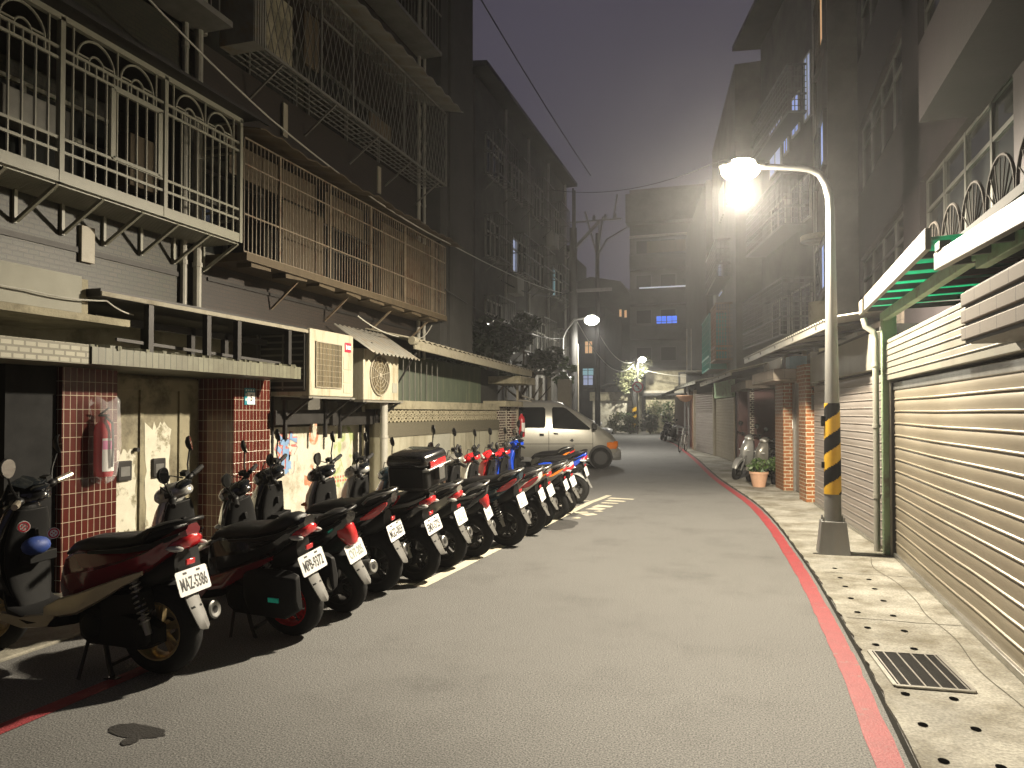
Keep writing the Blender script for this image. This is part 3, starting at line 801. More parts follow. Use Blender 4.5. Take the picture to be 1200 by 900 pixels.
    if mirrors:
        for s_ in (1, -1):
            g = MB(); g.T = ST
            g.tube([(.92, s_*.2, 1.03), (.925, s_*.235, 1.1), (.91, s_*.285, 1.18), (.905, s_*.3, 1.21)], .0065, 6)
            old = g.T
            g.T = old @ Matrix.Translation((.9, s_*.305, 1.245)) @ Matrix.Rotation(s_*rad(-14), 4, 'Z')
            g.loft([[(dx, .056*k*math.cos(a)*(1+.15*math.sin(a)), .06*k*math.sin(a)) for a in [2*PI*i/16 for i in range(16)]] for dx, k in ((-.012, .96), (-.008, 1), (.012, .85), (.026, .4))])
            mo = g.build('mirror', M['black'], t, angle=50)
            g2 = MB(); g2.T = g.T
            g2.add([(-.0135, .05*math.cos(a)*(1+.15*math.sin(a)), .054*math.sin(a)) for a in [2*PI*i/16 for i in range(16)]], [tuple(range(16))])
            g2.build('mirror_glass', M['mirror'], mo)
    # --- engine, shocks, exhaust, stand
    g = MB()
    g.loft([[(.45, yy, z) for yy, z in ((.07, .2), (.13, .22), (.14, .3), (.12, .37), (.07, .38))], [(.36, yy, z) for yy, z in ((.07, .16), (.16, .19), (.17, .3), (.15, .4), (.07, .42))],
            [(.2, yy, z) for yy, z in ((.07, .17), (.16, .19), (.17, .28), (.15, .37), (.07, .39))], [(.02, yy, z) for yy, z in ((.07, .16), (.155, .18), (.165, .26), (.15, .345), (.07, .36))], [(-.09, yy, z) for yy, z in ((.07, .21), (.13, .225), (.135, .26), (.13, .3), (.07, .31))]])
    g.cbox((.13, .12, .43), (.28, .1, .11), ry=rad(8))
    g.ell((.34, .165, .29), (.075, .02, .075), 16, 6); g.ell((.0, .155, .26), (.06, .02, .06), 16, 6)
    g.build('engine_case', M['blacktex'], t, angle=45, bevel=.012)
    for s_ in (1, -1):
        g = MB(); a, b = (-.04, s_*.15, .27), (.07, s_*.145, .6)
        g.tube([a, b], .012, 8); A, B = Vector(a), Vector(b)
        g.tube([A, A.lerp(B, .28)], .022, 10); g.tube([A.lerp(B, .85), B], .024, 10)
        helix(g, A.lerp(B, .2), A.lerp(B, .88), .027, .0065, 8)
        g.build('shock_absorber', M['steel'], t)
    g = MB()
    g.tube([(.42, -.06, .24), (.3, -.1, .17), (.18, -.13, .19), (.06, -.155, .235)], .02, 8)
    g.tube([(.22, -.165, .235), (.18, -.17, .245), (-.16, -.19, .315), (-.21, -.19, .325)], [.035, .06, .066, .058], 16)
    mf = g.build('muffler', M['steel'] if not big > 1 else M['black'], t, angle=50)
    g = MB(); g.T = Matrix.Translation((-.214, -.19, .326)) @ Matrix.Rotation(rad(12), 4, 'Y')
    g.lathe([(.02, -.002), (.045, -.006), (.055, 0), (.05, .004)], 16, 'x'); g.build('end_cap', M['steel'], mf)
    g = MB(); g.T = Matrix.Translation((-.218, -.19, .327)) @ Matrix.Rotation(rad(12), 4, 'Y'); g.disc((0, 0, 0), .022, 'x', 12); g.build('outlet', M['ink'], mf)
    g = MB()
    for s_ in (1, -1): g.tube([(.32, s_*.09, .2), (.24, s_*.14, .06), (.2, s_*.16, .015)], .014, 6); g.box(.16, .24, s_*.16-.02, s_*.16+.02, 0, .012)
    g.bar((.24, -.13, .07), (.24, .13, .07), .02)
    g.tube([(.42, .1, .2), (.38, .2, .06), (.37, .23+lean*.0, .01)], .011, 6)
    g.build('stand', M['darksteel'], t)
    # --- rear end
    g = MB(); arc_guard(g, (0, 0, .255), .285, .078, 60, 150, drop=.03)
    g.build('rear_hugger', hug or M['blacktex'], t, angle=60)
    g = MB(); g.loft([[(x_, -w_, z_), (x_, w_, z_), (x_+.02, w_, z_+.02), (x_+.02, -w_, z_+.02)] for x_, z_, w_ in ((-.04, .66, .05), (-.12, .64, .05), (-.165, .56, .045), (-.185, .47, .045))])
    g.build('plate_bracket', M['blacktex'], t, bevel=.005)
    g = MB(); g.loft([[(x_, -w_, z_), (x_-.016, 0, z_-.004), (x_, w_, z_), (x_+.008, w_, z_), (x_-.006, 0, z_), (x_+.008, -w_, z_)] for x_, z_, w_ in ((-.19, .50, .055), (-.225, .42, .054), (-.262, .35, .05), (-.292, .29, .042), (-.298, .28, .028))])
    g.build('mud_flap', flap or M['flap'], t, angle=30)
    # number plate, tilted so that it looks a little upwards
    PT = Matrix.Translation((-.218, 0, .548)) @ Matrix(((0, 0, -1, 0), (-1, 0, 0, 0), (0, 1, 0, 0), (0, 0, 0, 1))) @ Matrix.Rotation(rad(-17), 4, 'X')
    pw, ph = (.26, .14) if len(plate or '') > 7 else (.215, .15)
    g = MB(); g.T = PT
    rr = .014; poly = []
    for cx, cy, a0 in ((pw/2-rr, ph/2-rr, 0), (-pw/2+rr, ph/2-rr, 90), (-pw/2+rr, -ph/2+rr, 180), (pw/2-rr, -ph/2+rr, 270)):
        for k in range(5): poly.append((cx+rr*math.cos(rad(a0+k*22.5)), cy+rr*math.sin(rad(a0+k*22.5))))
    g.prism(poly, 'z', -.002, .002)
    po = g.build('number_plate', M['plate'], t)
    g = MB(); g.T = PT
    if plate:
        g.text(plate, .1, Matrix.Translation((0, -.012, .0026)), .0004, .002, .5 if len(plate) > 7 else .46)
    for s_ in (1, -1): g.cbox((s_*.055, .056 if pw < .25 else .052, .003), (.03, .012, .002))
    g.build('lettering', ink or M['ink'], po, smooth=False)
    if tail == 'wide':
        g = MB(); g.loft([sec(-.3, .72, .80, .115, tp=.1), sec(-.4, .73, .815, .1, tp=.1), sec(-.46, .755, .815, .07, tp=.1), sec(-.475, .775, .81, .035, tp=.1)])
        g.build('tail_light', M['redlens'], t, angle=60)
        for s_ in (1, -1):
            g = MB(); g.ell((-.18, s_*.1, .745), (.06, .03, .018), 10, 6); g.build('rear_indicator', M['clearlens'], t)
    elif tail == 'side':          # long lens wrapping along the flank
        for s_ in (1, -1):
            g = MB(); blade(g, [(.0, .685, .02), (-.08, .70, .05), (-.18, .725, .075), (-.28, .755, .075), (-.38, .79, .05), (-.43, .81, .02)], lambda xx: max(.09, .185+xx*.16), .012, (s_,))
            g.build('tail_light', M['redlens'], t, angle=60)
    elif tail == 'tall':          # upright pointed lens
        g = MB(); g.loft([sec(-.30, .66, .82, .11, tp=.2), sec(-.38, .60, .80, .09, tp=.3), sec(-.44, .60, .75, .065, tp=.3), sec(-.465, .62, .70, .03, tp=.3)])
        g.build('tail_light', M['redlens'], t, angle=60)
    elif tail == 'orange':
        for s_ in (1, -1):
            g = MB(); blade(g, [(-.02, .71, .015), (-.14, .735, .04), (-.28, .775, .045), (-.42, .815, .015)], lambda xx: max(.09, .18+xx*.16), .012, (s_,))
            g.build('rear_indicator', M['amber'], t, angle=60)
        g = MB(); g.loft([sec(-.4, .75, .82, .09, tp=.1), sec(-.46, .765, .82, .06, tp=.1), sec(-.475, .78, .81, .03, tp=.1)]); g.build('tail_light', M['redlens'], t, angle=60)
    g = MB(); g.cbox((-.2, 0, .655), (.012, .075, .035)); g.build('reflector', M['redlens'], t, bevel=.006)
    if rail:
        g = MB(); g.tube([(.0, .13, .8), (-.06, .15, .85), (-.15, .13, .88), (-.22, .08, .895), (-.235, 0, .9), (-.22, -.08, .895), (-.15, -.13, .88), (-.06, -.15, .85), (.0, -.13, .8)], .013, 8)
        g.build('grab_rail', M['steel'] if rail == 'steel' else (M['black'] if rail is True else rail), t, angle=60)
    if topbox:
        b = MB(); TB = Matrix.Translation((.17, 0, .0)); b.T = TB
        b.loft([[(x_, yy, z_) for x_, yy in ((-.47, -.19), (-.44, -.215), (-.1, -.215), (-.07, -.19), (-.07, .19), (-.1, .215), (-.44, .215), (-.47, .19))] for z_ in (.92, 1.12)])
        bx = b.build('top_box', M['black'], t, bevel=.02)
        b = MB(); b.T = TB; b.loft([[(xc+sx*k, sy*k, z_) for sx, sy in ((-.205, -.195), (-.175, -.22), (.175, -.22), (.205, -.195), (.205, .195), (.175, .22), (-.175, .22), (-.205, .195))] for xc, k, z_ in ((-.27, 1, 1.125), (-.27, 1, 1.17), (-.27, .93, 1.215), (-.27, .75, 1.235))])
        b.build('box_lid', M['paintblack'], bx, bevel=.015)
        b = MB(); b.T = TB; b.box(-.488, -.475, -.14, .14, 1.1, 1.16); b.build('reflector', M['redlens'], bx, bevel=.004)
        b = MB(); b.T = TB; b.box(-.52, -.472, -.05, .05, .98, 1.1); b.tube([(-.46, -.24, 1.1), (-.5, -.2, 1.1), (-.5, .2, 1.1), (-.46, .24, 1.1)], .012, 8); b.build('box_handle', M['steel'], bx, bevel=.006)
        b = MB(); b.T = TB; b.box(-.4, -.05, -.12, .12, .885, .92); b.build('box_rack', M['darksteel'], t)
    if sidebag:
        for s_ in (1, -1):
            b = MB(); b.loft([[(.2, s_*yy, z_) for yy, z_ in ((.17, .3), (.22, .3), (.24, .36), (.22, .5), (.17, .52))], [(.12, s_*yy, z_) for yy, z_ in ((.165, .23), (.27, .24), (.29, .34), (.26, .52), (.165, .545))],
                              [(-.16, s_*yy, z_) for yy, z_ in ((.165, .23), (.27, .24), (.29, .34), (.26, .52), (.165, .545))], [(-.24, s_*yy, z_) for yy, z_ in ((.17, .28), (.22, .29), (.24, .36), (.22, .5), (.17, .52))]])
            bo = b.build('side_bag', M['blacktex'], t, angle=50, bevel=.012)
            b = MB(); b.cbox((-.1, s_*.286, .375), (.085, .012, .03)); b.build('reflective_strip', M['cyan'], bo)
    if deco:
        b = MB(); b.ell((.83, .07, .71), (.06, .09, .055), 14, 8); b.build('cloth_bundle', M['bluebag'], t)
        for yy, zz, xx in ((-.06, .76, .84), (.16, .84, .82)):
            b = MB(); b.T = Matrix.Translation((xx, yy, zz)) @ Matrix.Rotation(rad(60), 4, 'Z')
            b.lathe([(.001, 0), (.034, 0), (.034, .008), (.001, .008)], 20, 'y'); bo = b.build('badge', M['paper'], t)
            b2 = MB(); b2.T = b.T
            b2.lathe([(.022, .009), (.03, .009), (.03, .0095), (.022, .0095)], 20, 'y')
            for k in range(4): b2.cbox((.011*math.cos(k*1.57), .009, .011*math.sin(k*1.57)), (.008, .001, .008))
            b2.build('badge_print', M['signred'], bo)
    return t

faint = mk('faded plate lettering', (.3, .34, .3), .5, var=.05)
P = M
scooter(-3.42, 3.74, 182, 2, 'dark red scooter with pale gold wheels and plate MAZ-5386, first in the parked row', P['paintred'], P['paintblack'], trim=P['bronze'], rim=P['gold'], plate='MAZ-5386', steer=24, big=1.08, deco=True, shield=.1, amber=True, scale=1.06)
scooter(-3.1, 4.66, 175, 9, 'black scooter with red wheel rims and a black pannier with a cyan reflector', P['paintblack'], P['paintsilver'], trim=P['paintred'], rim=P['paintbrightred'], plate='MPB-9372', steer=30, sidebag=True, big=1.05, cowl=P['paintsilver'], rail=False, scale=1.02)
scooter(-3.08, 5.32, 171, 14, 'black scooter with a tall red tail light and faded plate beside the pannier scooter', P['paintblack'], P['paintblack'], plate='CV7-205', ink=faint, tail='tall', steer=32, cowl=P['paintblack'], scale=.98)
scooter(-3.14, 5.98, 180, 8, 'black scooter with long red side lenses and plate MGD-0859', P['paintblack'], P['paintblack'], plate='MGD-0859', tail='side', steer=30, rail='steel', scale=1.04)
scooter(-2.98, 6.5, 174, 9, 'black scooter carrying a large black top box with silver handle', P['paintblack'], P['paintsilver'], plate='EMX-5725', steer=24, topbox=True, cowl=P['paintblack'], sporty=False, rail=False, scale=1.02, tail='wide', amber=True)
scooter(-2.96, 7.15, 175, 9, 'silver grey scooter with red tail corner just past the top box scooter', P['paintgrey'], P['paintsilver'], trim=P['paintsilver'], plate='GK5-182', ink=faint, tail='wide', steer=25, rail='steel', scale=1.0, seat=P['seat'])
scooter(-2.88, 7.75, 182, 11, 'small black scooter with chrome rear and round red tail lamp', P['paintblack'], P['paintteal'], trim=P['chrome'], plate='DU6-618', ink=faint, tail='tall', steer=28, rail='steel', scale=.95, sporty=False)
scooter(-2.72, 8.5, 173, 8, 'dark teal scooter with silver rail and red tail edge', P['paintteal'], P['paintgrey'], trim=P['paintteal'], plate='LB2-370', ink=faint, tail='side', steer=28, rail='steel', scale=1.04, shield=.12)
scooter(-2.7, 9.3, 180, 10, 'white scooter with dark red side strip beside the teal scooter', P['paintwhite'], P['paintblack'], trim=P['paintred'], plate='PX7-066', ink=faint, tail='side', steer=30, rail='steel', scale=1.0, cowl=P['paintgrey'], sporty=False)
scooter(-2.74, 10.0, 174, 11, 'warm grey scooter with orange rear lenses', P['paintgrey'], P['paintwhite'], trim=P['paintsilver'], plate='RN3-514', ink=faint, tail='orange', steer=26, rail='steel', scale=.98, cowl=P['paintbrightred'])
scooter(-2.72, 10.75, 180, 9, 'silver scooter with red front cowl in the far half of the row', P['paintsilver'], P['paintbrightred'], trim=P['paintgrey'], plate='JH8-927', ink=faint, tail='orange', steer=30, rail='steel', scale=.98)
scooter(-2.74, 11.4, 173, 11, 'white scooter with red sticker panels next to the blue scooter', P['paintwhite'], P['paintblue'], trim=P['paintbrightred'], plate='KA5-403', ink=faint, tail='wide', steer=26, rail=True, scale=.98, cowl=P['paintbrightred'])
scooter(-2.85, 12.75, 181, 7, 'bright blue tailed scooter closing the row beside the painted road characters', P['paintblue'], P['paintblue'], trim=P['paintblack'], plate='KL', tail='wide', steer=22, rail=True, scale=1.05, hug=P['grey'], flap=P['grey'])
scooter(-3.35, 14.1, 168, 8, 'black and silver scooter with long flat seat standing in front of the van', P['paintblack'], P['paintsilver'], trim=P['chrome'], plate='', tail='orange', steer=20, rail='steel', scale=1.06, cowl=P['paintsilver'], group='scooters parked in a row')
# two scooters in the recess on the other side of the street, noses to the road
scooter(.55, 19.35, 236, 8, 'silver scooter with its nose to the street behind the potted plant', P['paintsilver'], P['paintsilver'], plate='', steer=14, group='scooters in the doorway recess', scale=1.02, cowl=P['paintsilver'])
scooter(.95, 18.75, 230, 8, 'dark grey scooter squeezed between the silver scooter and the brick pillar', P['paintblack'], P['paintgrey'], plate='', steer=14, group='scooters in the doorway recess', scale=.98, cowl=P['paintgrey'])
for i, (xx, yy, hd, lb) in enumerate([(-3.7, 42.3, 250, 'black scooter in deep shade near the bicycle'), (-4.0, 44.3, 246, 'second black scooter in deep shade, further from the bicycle')]):
    scooter(xx, yy, hd, 8, lb, P['paintblack'], P['paintblack'], plate='', steer=14, group='scooters in deep shade', rail=True)
# ------------------------------------------------------------------ the apartment block over the parked scooters
def WX(name, mats, parent, g, **k): return g.build(name, mats, parent, world=True, **k)
def wall_text(mb, body, size, y, z, x, fat=0, sx=1, ext=.002):
    T = Matrix.Translation((x, y, z)) @ Matrix(((0, 0, 1, 0), (1, 0, 0, 0), (0, 1, 0, 0), (0, 0, 0, 1)))
    return mb.text(body, size, T, ext, fat, sx)

A = thing('apartment_building', 'dark old apartment block with barred balconies rising over the parked scooters', 'building', (-6.2, 6, 0))
g = MB()
g.box(-10, -6.6, -4, 13.0, 2.7, 13.2)
for z0, z1 in ((2.75, 3.5), (4.95, 5.85), (7.35, 8.35), (9.9, 10.8), (12.3, 13.2)):
    g.box(-6.61, -5.9, -4, 7.0, z0, z1)
for y0 in (-4, 1.0, 6.75): g.box(-6.605, -5.93, y0, y0+.28, 3.4, 13.1)
WX('wall', M['mosaic'], A, g)
g = MB()
for z0, z1 in ((2.75, 3.42), (4.95, 5.85), (7.35, 8.35), (9.9, 10.8), (12.3, 13.2)):
    g.box(-6.61, -5.92, 7.003, 13.0, z0, z1)
g.box(-6.605, -5.95, 12.6, 13.0, 3.4, 13.1)
WX('far_bay_wall', M['mosaicred'], A, g)
g = MB(); g.box(-10, -5.5, 13.0, 14.75, 2.78, 13.3); g.box(-5.55, -5.44, 13.35, 13.5, 2.7, 13.2)
WX('corner_wall', M['concdark'], A, g)
g = MB()
for z in (3.08, 5.35): g.box(-5.93, -5.885, -4, 6.74, z, z+.05)
g.box(-5.94, -5.9, 7.1, 13, 3.12, 3.16)
WX('groove_strip', M['darksteel'], A, g)
g = MB(); g.box(-5.9, -5.86, 5.35, 5.5, 3.0, 3.34); WX('vent_panel', M['cream'], A, g, bevel=.005)
# dark windows behind the balcony cages
for (y0, y1, z0, z1, mt) in [(2.2, 3.6, 3.75, 4.75, 'whitebar'), (4.2, 6.4, 3.75, 4.75, 'whitebar'), (7.4, 9.0, 3.6, 4.7, 'greybar'), (9.3, 12.4, 3.6, 4.7, 'greybar'),
                             (2.0, 6.4, 6.1, 7.2, 'greybar'), (7.5, 9.8, 6.0, 7.2, 'greybar'), (10.1, 12.5, 6.0, 7.2, 'greybar'), (3, 6.4, 8.5, 9.8, 'greybar'), (7.5, 12.4, 8.5, 9.8, 'greybar')]:
    g = MB()
    for yy in (y0, (y0+y1)/2-.02, y1-.04): g.box(-6.6, -6.52, yy, yy+.04, z0, z1)
    for zz in (z0, z1-.04, z0+.62*(z1-z0)): g.box(-6.6, -6.525, y0, y1, zz, zz+.04)
    f = WX('window', M[mt], A, g)
    g = MB(); g.box(-6.6, -6.57, y0, y1, z0, z1); WX('pane', M['winglass'], f, g)

def arch(mb, y, z, r, w, x, leg, n=14):
    pts = [(x, y-r, z-leg)] + [(x, y+r*math.cos(PI-PI*k/n), z+r*math.sin(PI-PI*k/n)*1.05) for k in range(n+1)] + [(x, y+r, z-leg)]
    mb.tube(pts, w, 6)

# white ornamental cage on the nearer balcony
c = MB(); Y0, Y1, ZB, ZT, XF = 1.25, 7.02, 3.5, 4.88, -5.4
c.box(XF-.02, XF+.02, Y0, Y1, ZB, ZB+.1); c.box(XF-.025, XF+.025, Y0, Y1, ZT-.03, ZT+.02)
for z in (4.62, 4.53, 3.87, 3.76): c.bar((XF, Y0, z), (XF, Y1, z), .022, .024)
posts = [1.25, 2.4, 3.555, 4.71, 5.865, 7.0]
for y in posts: c.bar((XF, y, ZB), (XF, y, ZT), .045, .05)
for a, b in zip(posts, posts[1:]):
    for k in range(1, 10):
        y = a+(b-a)*k/10
        top = ZT if k in (1, 5, 9) else 4.62
        c.tube([(XF, y, ZB+.05), (XF, y, top)], .0115, 6)
    for k in (3, 7):
        y = a+(b-a)*k/10
        arch(c, y, 4.62, .195, .0115, XF, .1); arch(c, y, 4.62, .075, .0105, XF, .1)
        for z in (4.655,): c.bar((XF, y-.195, z), (XF, y-.075, z), .014); c.bar((XF, y+.075, z), (XF, y+.195, z), .014)
c.bar((XF+.01, 4.71+.52, 4.5), (XF+.01, 4.71+1.08, 4.5), .03); c.bar((XF+.01, 4.71+.52, 3.88), (XF+.01, 4.71+1.08, 3.88), .03)
for y in (5.23, 5.79): c.bar((XF+.01, y, 3.88), (XF+.01, y, 4.5), .05, .03)
for z in (4.62, 4.53, 3.87, 3.76, ZT): c.bar((XF, Y1, z), (-5.9, Y1, z), .022, .024)
for k in range(1, 5): c.tube([(XF-k*.1, Y1, ZB+.05), (XF-k*.1, Y1, 4.62)], .0095, 6)
c.box(-5.9, XF, Y1-.03, Y1, ZB, ZB+.1)
cg = WX('balcony_cage', M['whitebar'], A, c)
c = MB()
for k in range(12): c.bar((-5.89+k*.041, Y0, 3.49), (-5.89+k*.041, Y1-.02, 3.49), .03, .012)
WX('cage_floor', M['whitebar'], cg, c)
for k in range(13):
    y = 1.5+k*.458
    c = MB(); c.bar((-5.42, y, 3.49), (-5.86, y, 3.22), .028, .03); c.bar((-5.885, y, 3.5), (-5.885, y, 3.2), .03, .03)
    WX('bracket', M['whitebar'], cg, c)
c = MB(); c.box(-6.3, -5.2, Y0, 7.1, 4.9, 4.915); c.bar((-5.2, Y0, 4.9), (-5.2, 7.25, 4.9), .03)
WX('cage_roof', M['darksteel'], cg, c)
# odds and ends behind the white bars
for k, (y, z, sy, sz, mt) in enumerate([(4.3, 4.1, .5, .5, 'cream'), (5.1, 4.3, .7, .3, 'greybar'), (6.35, 4.25, .4, .55, 'board'), (3.6, 4.2, .4, .6, 'grey')]):
    c = MB(); c.cbox((-6.2, y, z), (.2, sy, sz)); WX('stored_panel', M[mt], A, c, bevel=.01)

# rusty cage of the farther balcony
c = MB(); Y0, Y1, ZB, ZT = 7.08, 13.0, 3.42, 4.72
for z in (ZB, ZT, 4.42, 3.85): c.bar((XF, Y0, z), (XF, Y1, z), .016, .018)
n = 80
for k in range(n+1):
    y = Y0+(Y1-Y0)*k/n
    c.tube([(XF, y, ZB), (XF, y, ZT)], .0065, 5)
for y in (7.75, 8.9, 10.05, 11.25, 12.4): c.bar((XF, y, ZB), (XF, y, ZT), .03, .03)
for k in range(1, 6): c.tube([(XF-k*.09, Y1, ZB), (XF-k*.09, Y1, ZT)], .0065, 5)
cg = WX('balcony_cage', M['rustbar'], A, c)
c = MB(); c.box(-5.95, -5.36, Y0, Y1, 3.32, 3.41)
for k in range(8): c.cbox((-5.5, 7.4+k*.72, 3.3), (.2, .3+.2*random.random(), .05), rx=random.uniform(-.1, .1))
WX('cage_floor', M['board'], cg, c)
for y in (8.3, 9.6, 11.0, 12.5):
    c = MB(); c.bar((-5.42, y, 3.36), (-5.9, y, 2.95), .025); WX('bracket', M['rustbar'], cg, c)
for (y0, y1, z0, z1, mt, x) in [(8.15, 9.1, 3.42, 4.32, 'board', -5.62), (9.1, 10.2, 4.25, 4.7, 'board', -5.6), (10.9, 12.9, 3.42, 4.72, 'board', -5.66), (7.1, 8.9, 4.35, 4.72, 'board', -5.62), (11.6, 12.3, 3.6, 4.3, 'wood', -5.58)]:
    c = MB(); c.box(x-.02, x, y0, y1, z0, z1); WX('board_panel', M[mt], cg, c)
c = MB(); secs = []
for k in range(61):
    y = Y0-.05+(Y1+.35-Y0)*k/60
    dz = .015*math.sin(k*1.9)+.02*math.sin(k*.5)
    secs.append([(-6.1, y, 4.98+dz), (-5.15, y, 4.78+dz), (-5.15, y, 4.765+dz), (-6.1, y, 4.965+dz)])
c.loft(secs); WX('cage_roof', M['board'], cg, c)

# diamond mesh cage one floor up
c = MB(); Y0, Y1, ZB, ZT = 7.42, 13.02, 5.9, 7.27
for z in (ZB, ZT): c.bar((XF, Y0, z), (XF, Y1, z), .035, .035)
n = 80; st = (Y1-Y0)/n
for k in range(n):
    y = Y0+st*(k+.5); d = st*.46*(1 if k % 2 else -1)
    zs = [ZB+(ZT-ZB)*i/7 for i in range(8)]
    for i in range(7):
        sgn = 1 if i % 2 else -1
        c.bar((XF, y+d*sgn, zs[i]), (XF, y-d*sgn, zs[i+1]), .0085, .0085)
for y in (Y0, 8.65, 9.5, 11.2, Y1): c.bar((XF+.005, y, ZB), (XF+.005, y, ZT), .03, .03)
c.bar((XF+.01, 8.65, 6.9), (XF+.01, 9.5, 6.9), .025)
cg = WX('balcony_cage', M['greybar'], A, c)
c = MB()
for k in range(6): c.bar((-5.88+k*.095, Y0, ZB-.01), (-5.88+k*.095, Y1, ZB-.01), .014)
for k in range(32): c.bar((-5.9, Y0+k*.18, ZB-.01), (XF, Y0+k*.18, ZB-.01), .012)
WX('cage_floor', M['greybar'], cg, c)
for y in (7.8, 9.05, 10.3, 11.5, 12.7):
    c = MB(); c.bar((XF, y, ZB-.02), (-5.9, y, 5.5), .022); WX('bracket', M['greybar'], cg, c)
for y in (8.5, 11.2):
    c = MB(); c.box(-5.9, -5.87, y, y+.1, 5.3, 5.75); WX('wall_plate', M['cream'], cg, c)
c = MB(); secs = []
for k in range(91):
    y = Y0-.1+(Y1+.3-Y0)*k/90; dz = .022*math.sin(k*1.05)
    secs.append([(-6.0, y, 7.55+dz), (-5.12, y, 7.36+dz), (-5.12, y, 7.34+dz), (-6.0, y, 7.53+dz)])
c.loft(secs); WX('cage_roof', M['tin'], cg, c)
c = MB(); c.box(-5.85, -5.38, 7.2, 7.42, 5.88, 7.4)
for k in range(5): c.box(-5.38, -5.365, 7.21+k*.045, 7.23+k*.045, 5.88, 7.4)
WX('corrugated_side', M['tin'], cg, c)
c = MB(); c.box(-5.5, -5.47, 7.5, 8.1, 5.95, 6.75); WX('board_panel', M['stucco'], cg, c)
c = MB(); c.box(-5.52, -5.49, 8.4, 8.75, 6.2, 6.9); WX('board_panel', M['board'], cg, c)
c = MB(); c.box(-5.52, -5.49, 10.2, 10.9, 5.95, 6.25); WX('board_panel', M['board'], cg, c)
# cages in the dark higher up
for (Y0, Y1, ZB, ZT) in [(1.5, 6.9, 5.95, 7.3), (7.3, 12.9, 8.4, 9.8), (1.5, 6.9, 8.4, 9.8), (7.3, 12.9, 10.9, 12.2)]:
    c = MB()
    for z in (ZB, ZT, (ZB+ZT)/2): c.bar((-5.45, Y0, z), (-5.45, Y1, z), .025)
    for k in range(int((Y1-Y0)/.13)): c.tube([(-5.45, Y0+k*.13, ZB), (-5.45, Y0+k*.13, ZT)], .008, 5)
    c.box(-5.9, -5.43, Y0, Y1, ZB-.06, ZB)
    cg = WX('balcony_cage', M['greybar'], A, c)
    c = MB(); c.box(-6.1, -5.3, Y0-.1, Y1+.1, ZT+.06, ZT+.09); WX('cage_roof', M['darksteel'], cg, c)
# down pipes
for (x, y, z0, z1, r) in [(-5.83, 6.84, 2.72, 5.9, .045), (-5.86, 6.66, 2.72, 9, .035), (-5.85, 12.78, 2.6, 13, .035), (-5.8, 12.92, 2.6, 13, .03), (-5.86, 6.95, 5.9, 13, .04)]:
    c = MB(); c.tube([(x, y, z0), (x, y, z1)], r, 10)
    for k in range(int((z1-z0)/1.2)): c.tube([(x, y, z0+.5+k*1.2), (x, y, z0+.55+k*1.2)], r*1.25, 10)
    WX('down_pipe', M['pvc'], A, c)

# ground floor
g = MB(); g.box(-10, -6.3, -4, 13, 0, 2.7); WX('ground_floor_wall', M['stucco'], A, g)
g = MB(); g.box(-6.3, -5.22, -4, 4.86, 2.0, 2.165); WX('ledge', M['whitebrick'], A, g)
g = MB(); g.box(-6.3, -5.2, 4.863, 7.92, 2.005, 2.15)
for k in range(58):
    y = 4.88+k*.0526+random.uniform(-.01, .01)
    g.cbox((-5.3+random.uniform(-.05, .05), y, 2.155), (.12, .06, .02+random.random()*.03), rz=random.random())
WX('ledge', M['ledgetile'], A, g)
g = MB(); g.box(-6.2, -5.24, -4, 5.3, 2.36, 2.42); g.box(-6.2, -5.4, -4, 5.0, 2.422, 2.74)
WX('upper_lip', M['stucco'], A, g)
g = MB(); g.box(-5.42, -5.36, -4, 4.9, 2.44, 2.75); WX('fascia_board', M['panelgrey'], A, g)
g = MB(); g.box(-6.3, -5.24, 4.98, 8.4, 2.59, 2.66); WX('soffit', M['darksteel'], A, g)
g = MB(); g.box(-5.24, -5.225, 4.98, 8.4, 2.595, 2.635); WX('soffit_edge', M['roofsheet'], A, g)
for y in (5.52, 6.3, 6.78, 7.72):
    g = MB(); g.box(-5.3, -5.24, y, y+.06, 2.15, 2.59); WX('post', M['darksteel'], A, g)
for y in (6.0, 6.65, 7.2):
    g = MB(); g.box(-5.8, -5.74, y, y+.06, 2.15, 2.52); WX('post', M['darksteel'], A, g)
g = MB(); g.box(-5.81, -5.74, 5.4, 8.0, 2.44, 2.51); g.bar((-5.6, 5.5, 2.28), (-5.35, 7.7, 2.19), .03); WX('inner_rail', M['darksteel'], A, g)
g = MB(); g.box(-6.25, -5.72, 5.04, 5.64, 0, 2.0); WX('tiled_pillar', M['redtile'], A, g)
g = MB(); g.box(-6.25, -5.72, 7.34, 8.04, 0, 2.0); WX('tiled_pillar', M['redtile'], A, g)
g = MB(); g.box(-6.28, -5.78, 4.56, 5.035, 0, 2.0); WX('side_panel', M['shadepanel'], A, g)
d = MB(); d.box(-6.24, -6.18, 3.4, 4.5, 0, 1.98); dd = WX('door', M['wood'], A, d)
d = MB()
for y in (3.42, 4.42): d.box(-6.18, -6.1, y, y+.08, 0, 1.98)
WX('jamb', M['wood'], dd, d)
d = MB(); d.box(-6.28, -6.22, 5.65, 7.33, 0, 1.98); dd = WX('door', M['doormetal'], A, d)
d = MB()
for y in (5.66, 5.95, 6.42, 7.0): d.box(-6.22, -6.195, y, y+.05, 0, 1.96)
d.box(-6.22, -6.192, 5.66, 7.3, 1.84, 1.96)
WX('frame', M['doormetal'], dd, d)
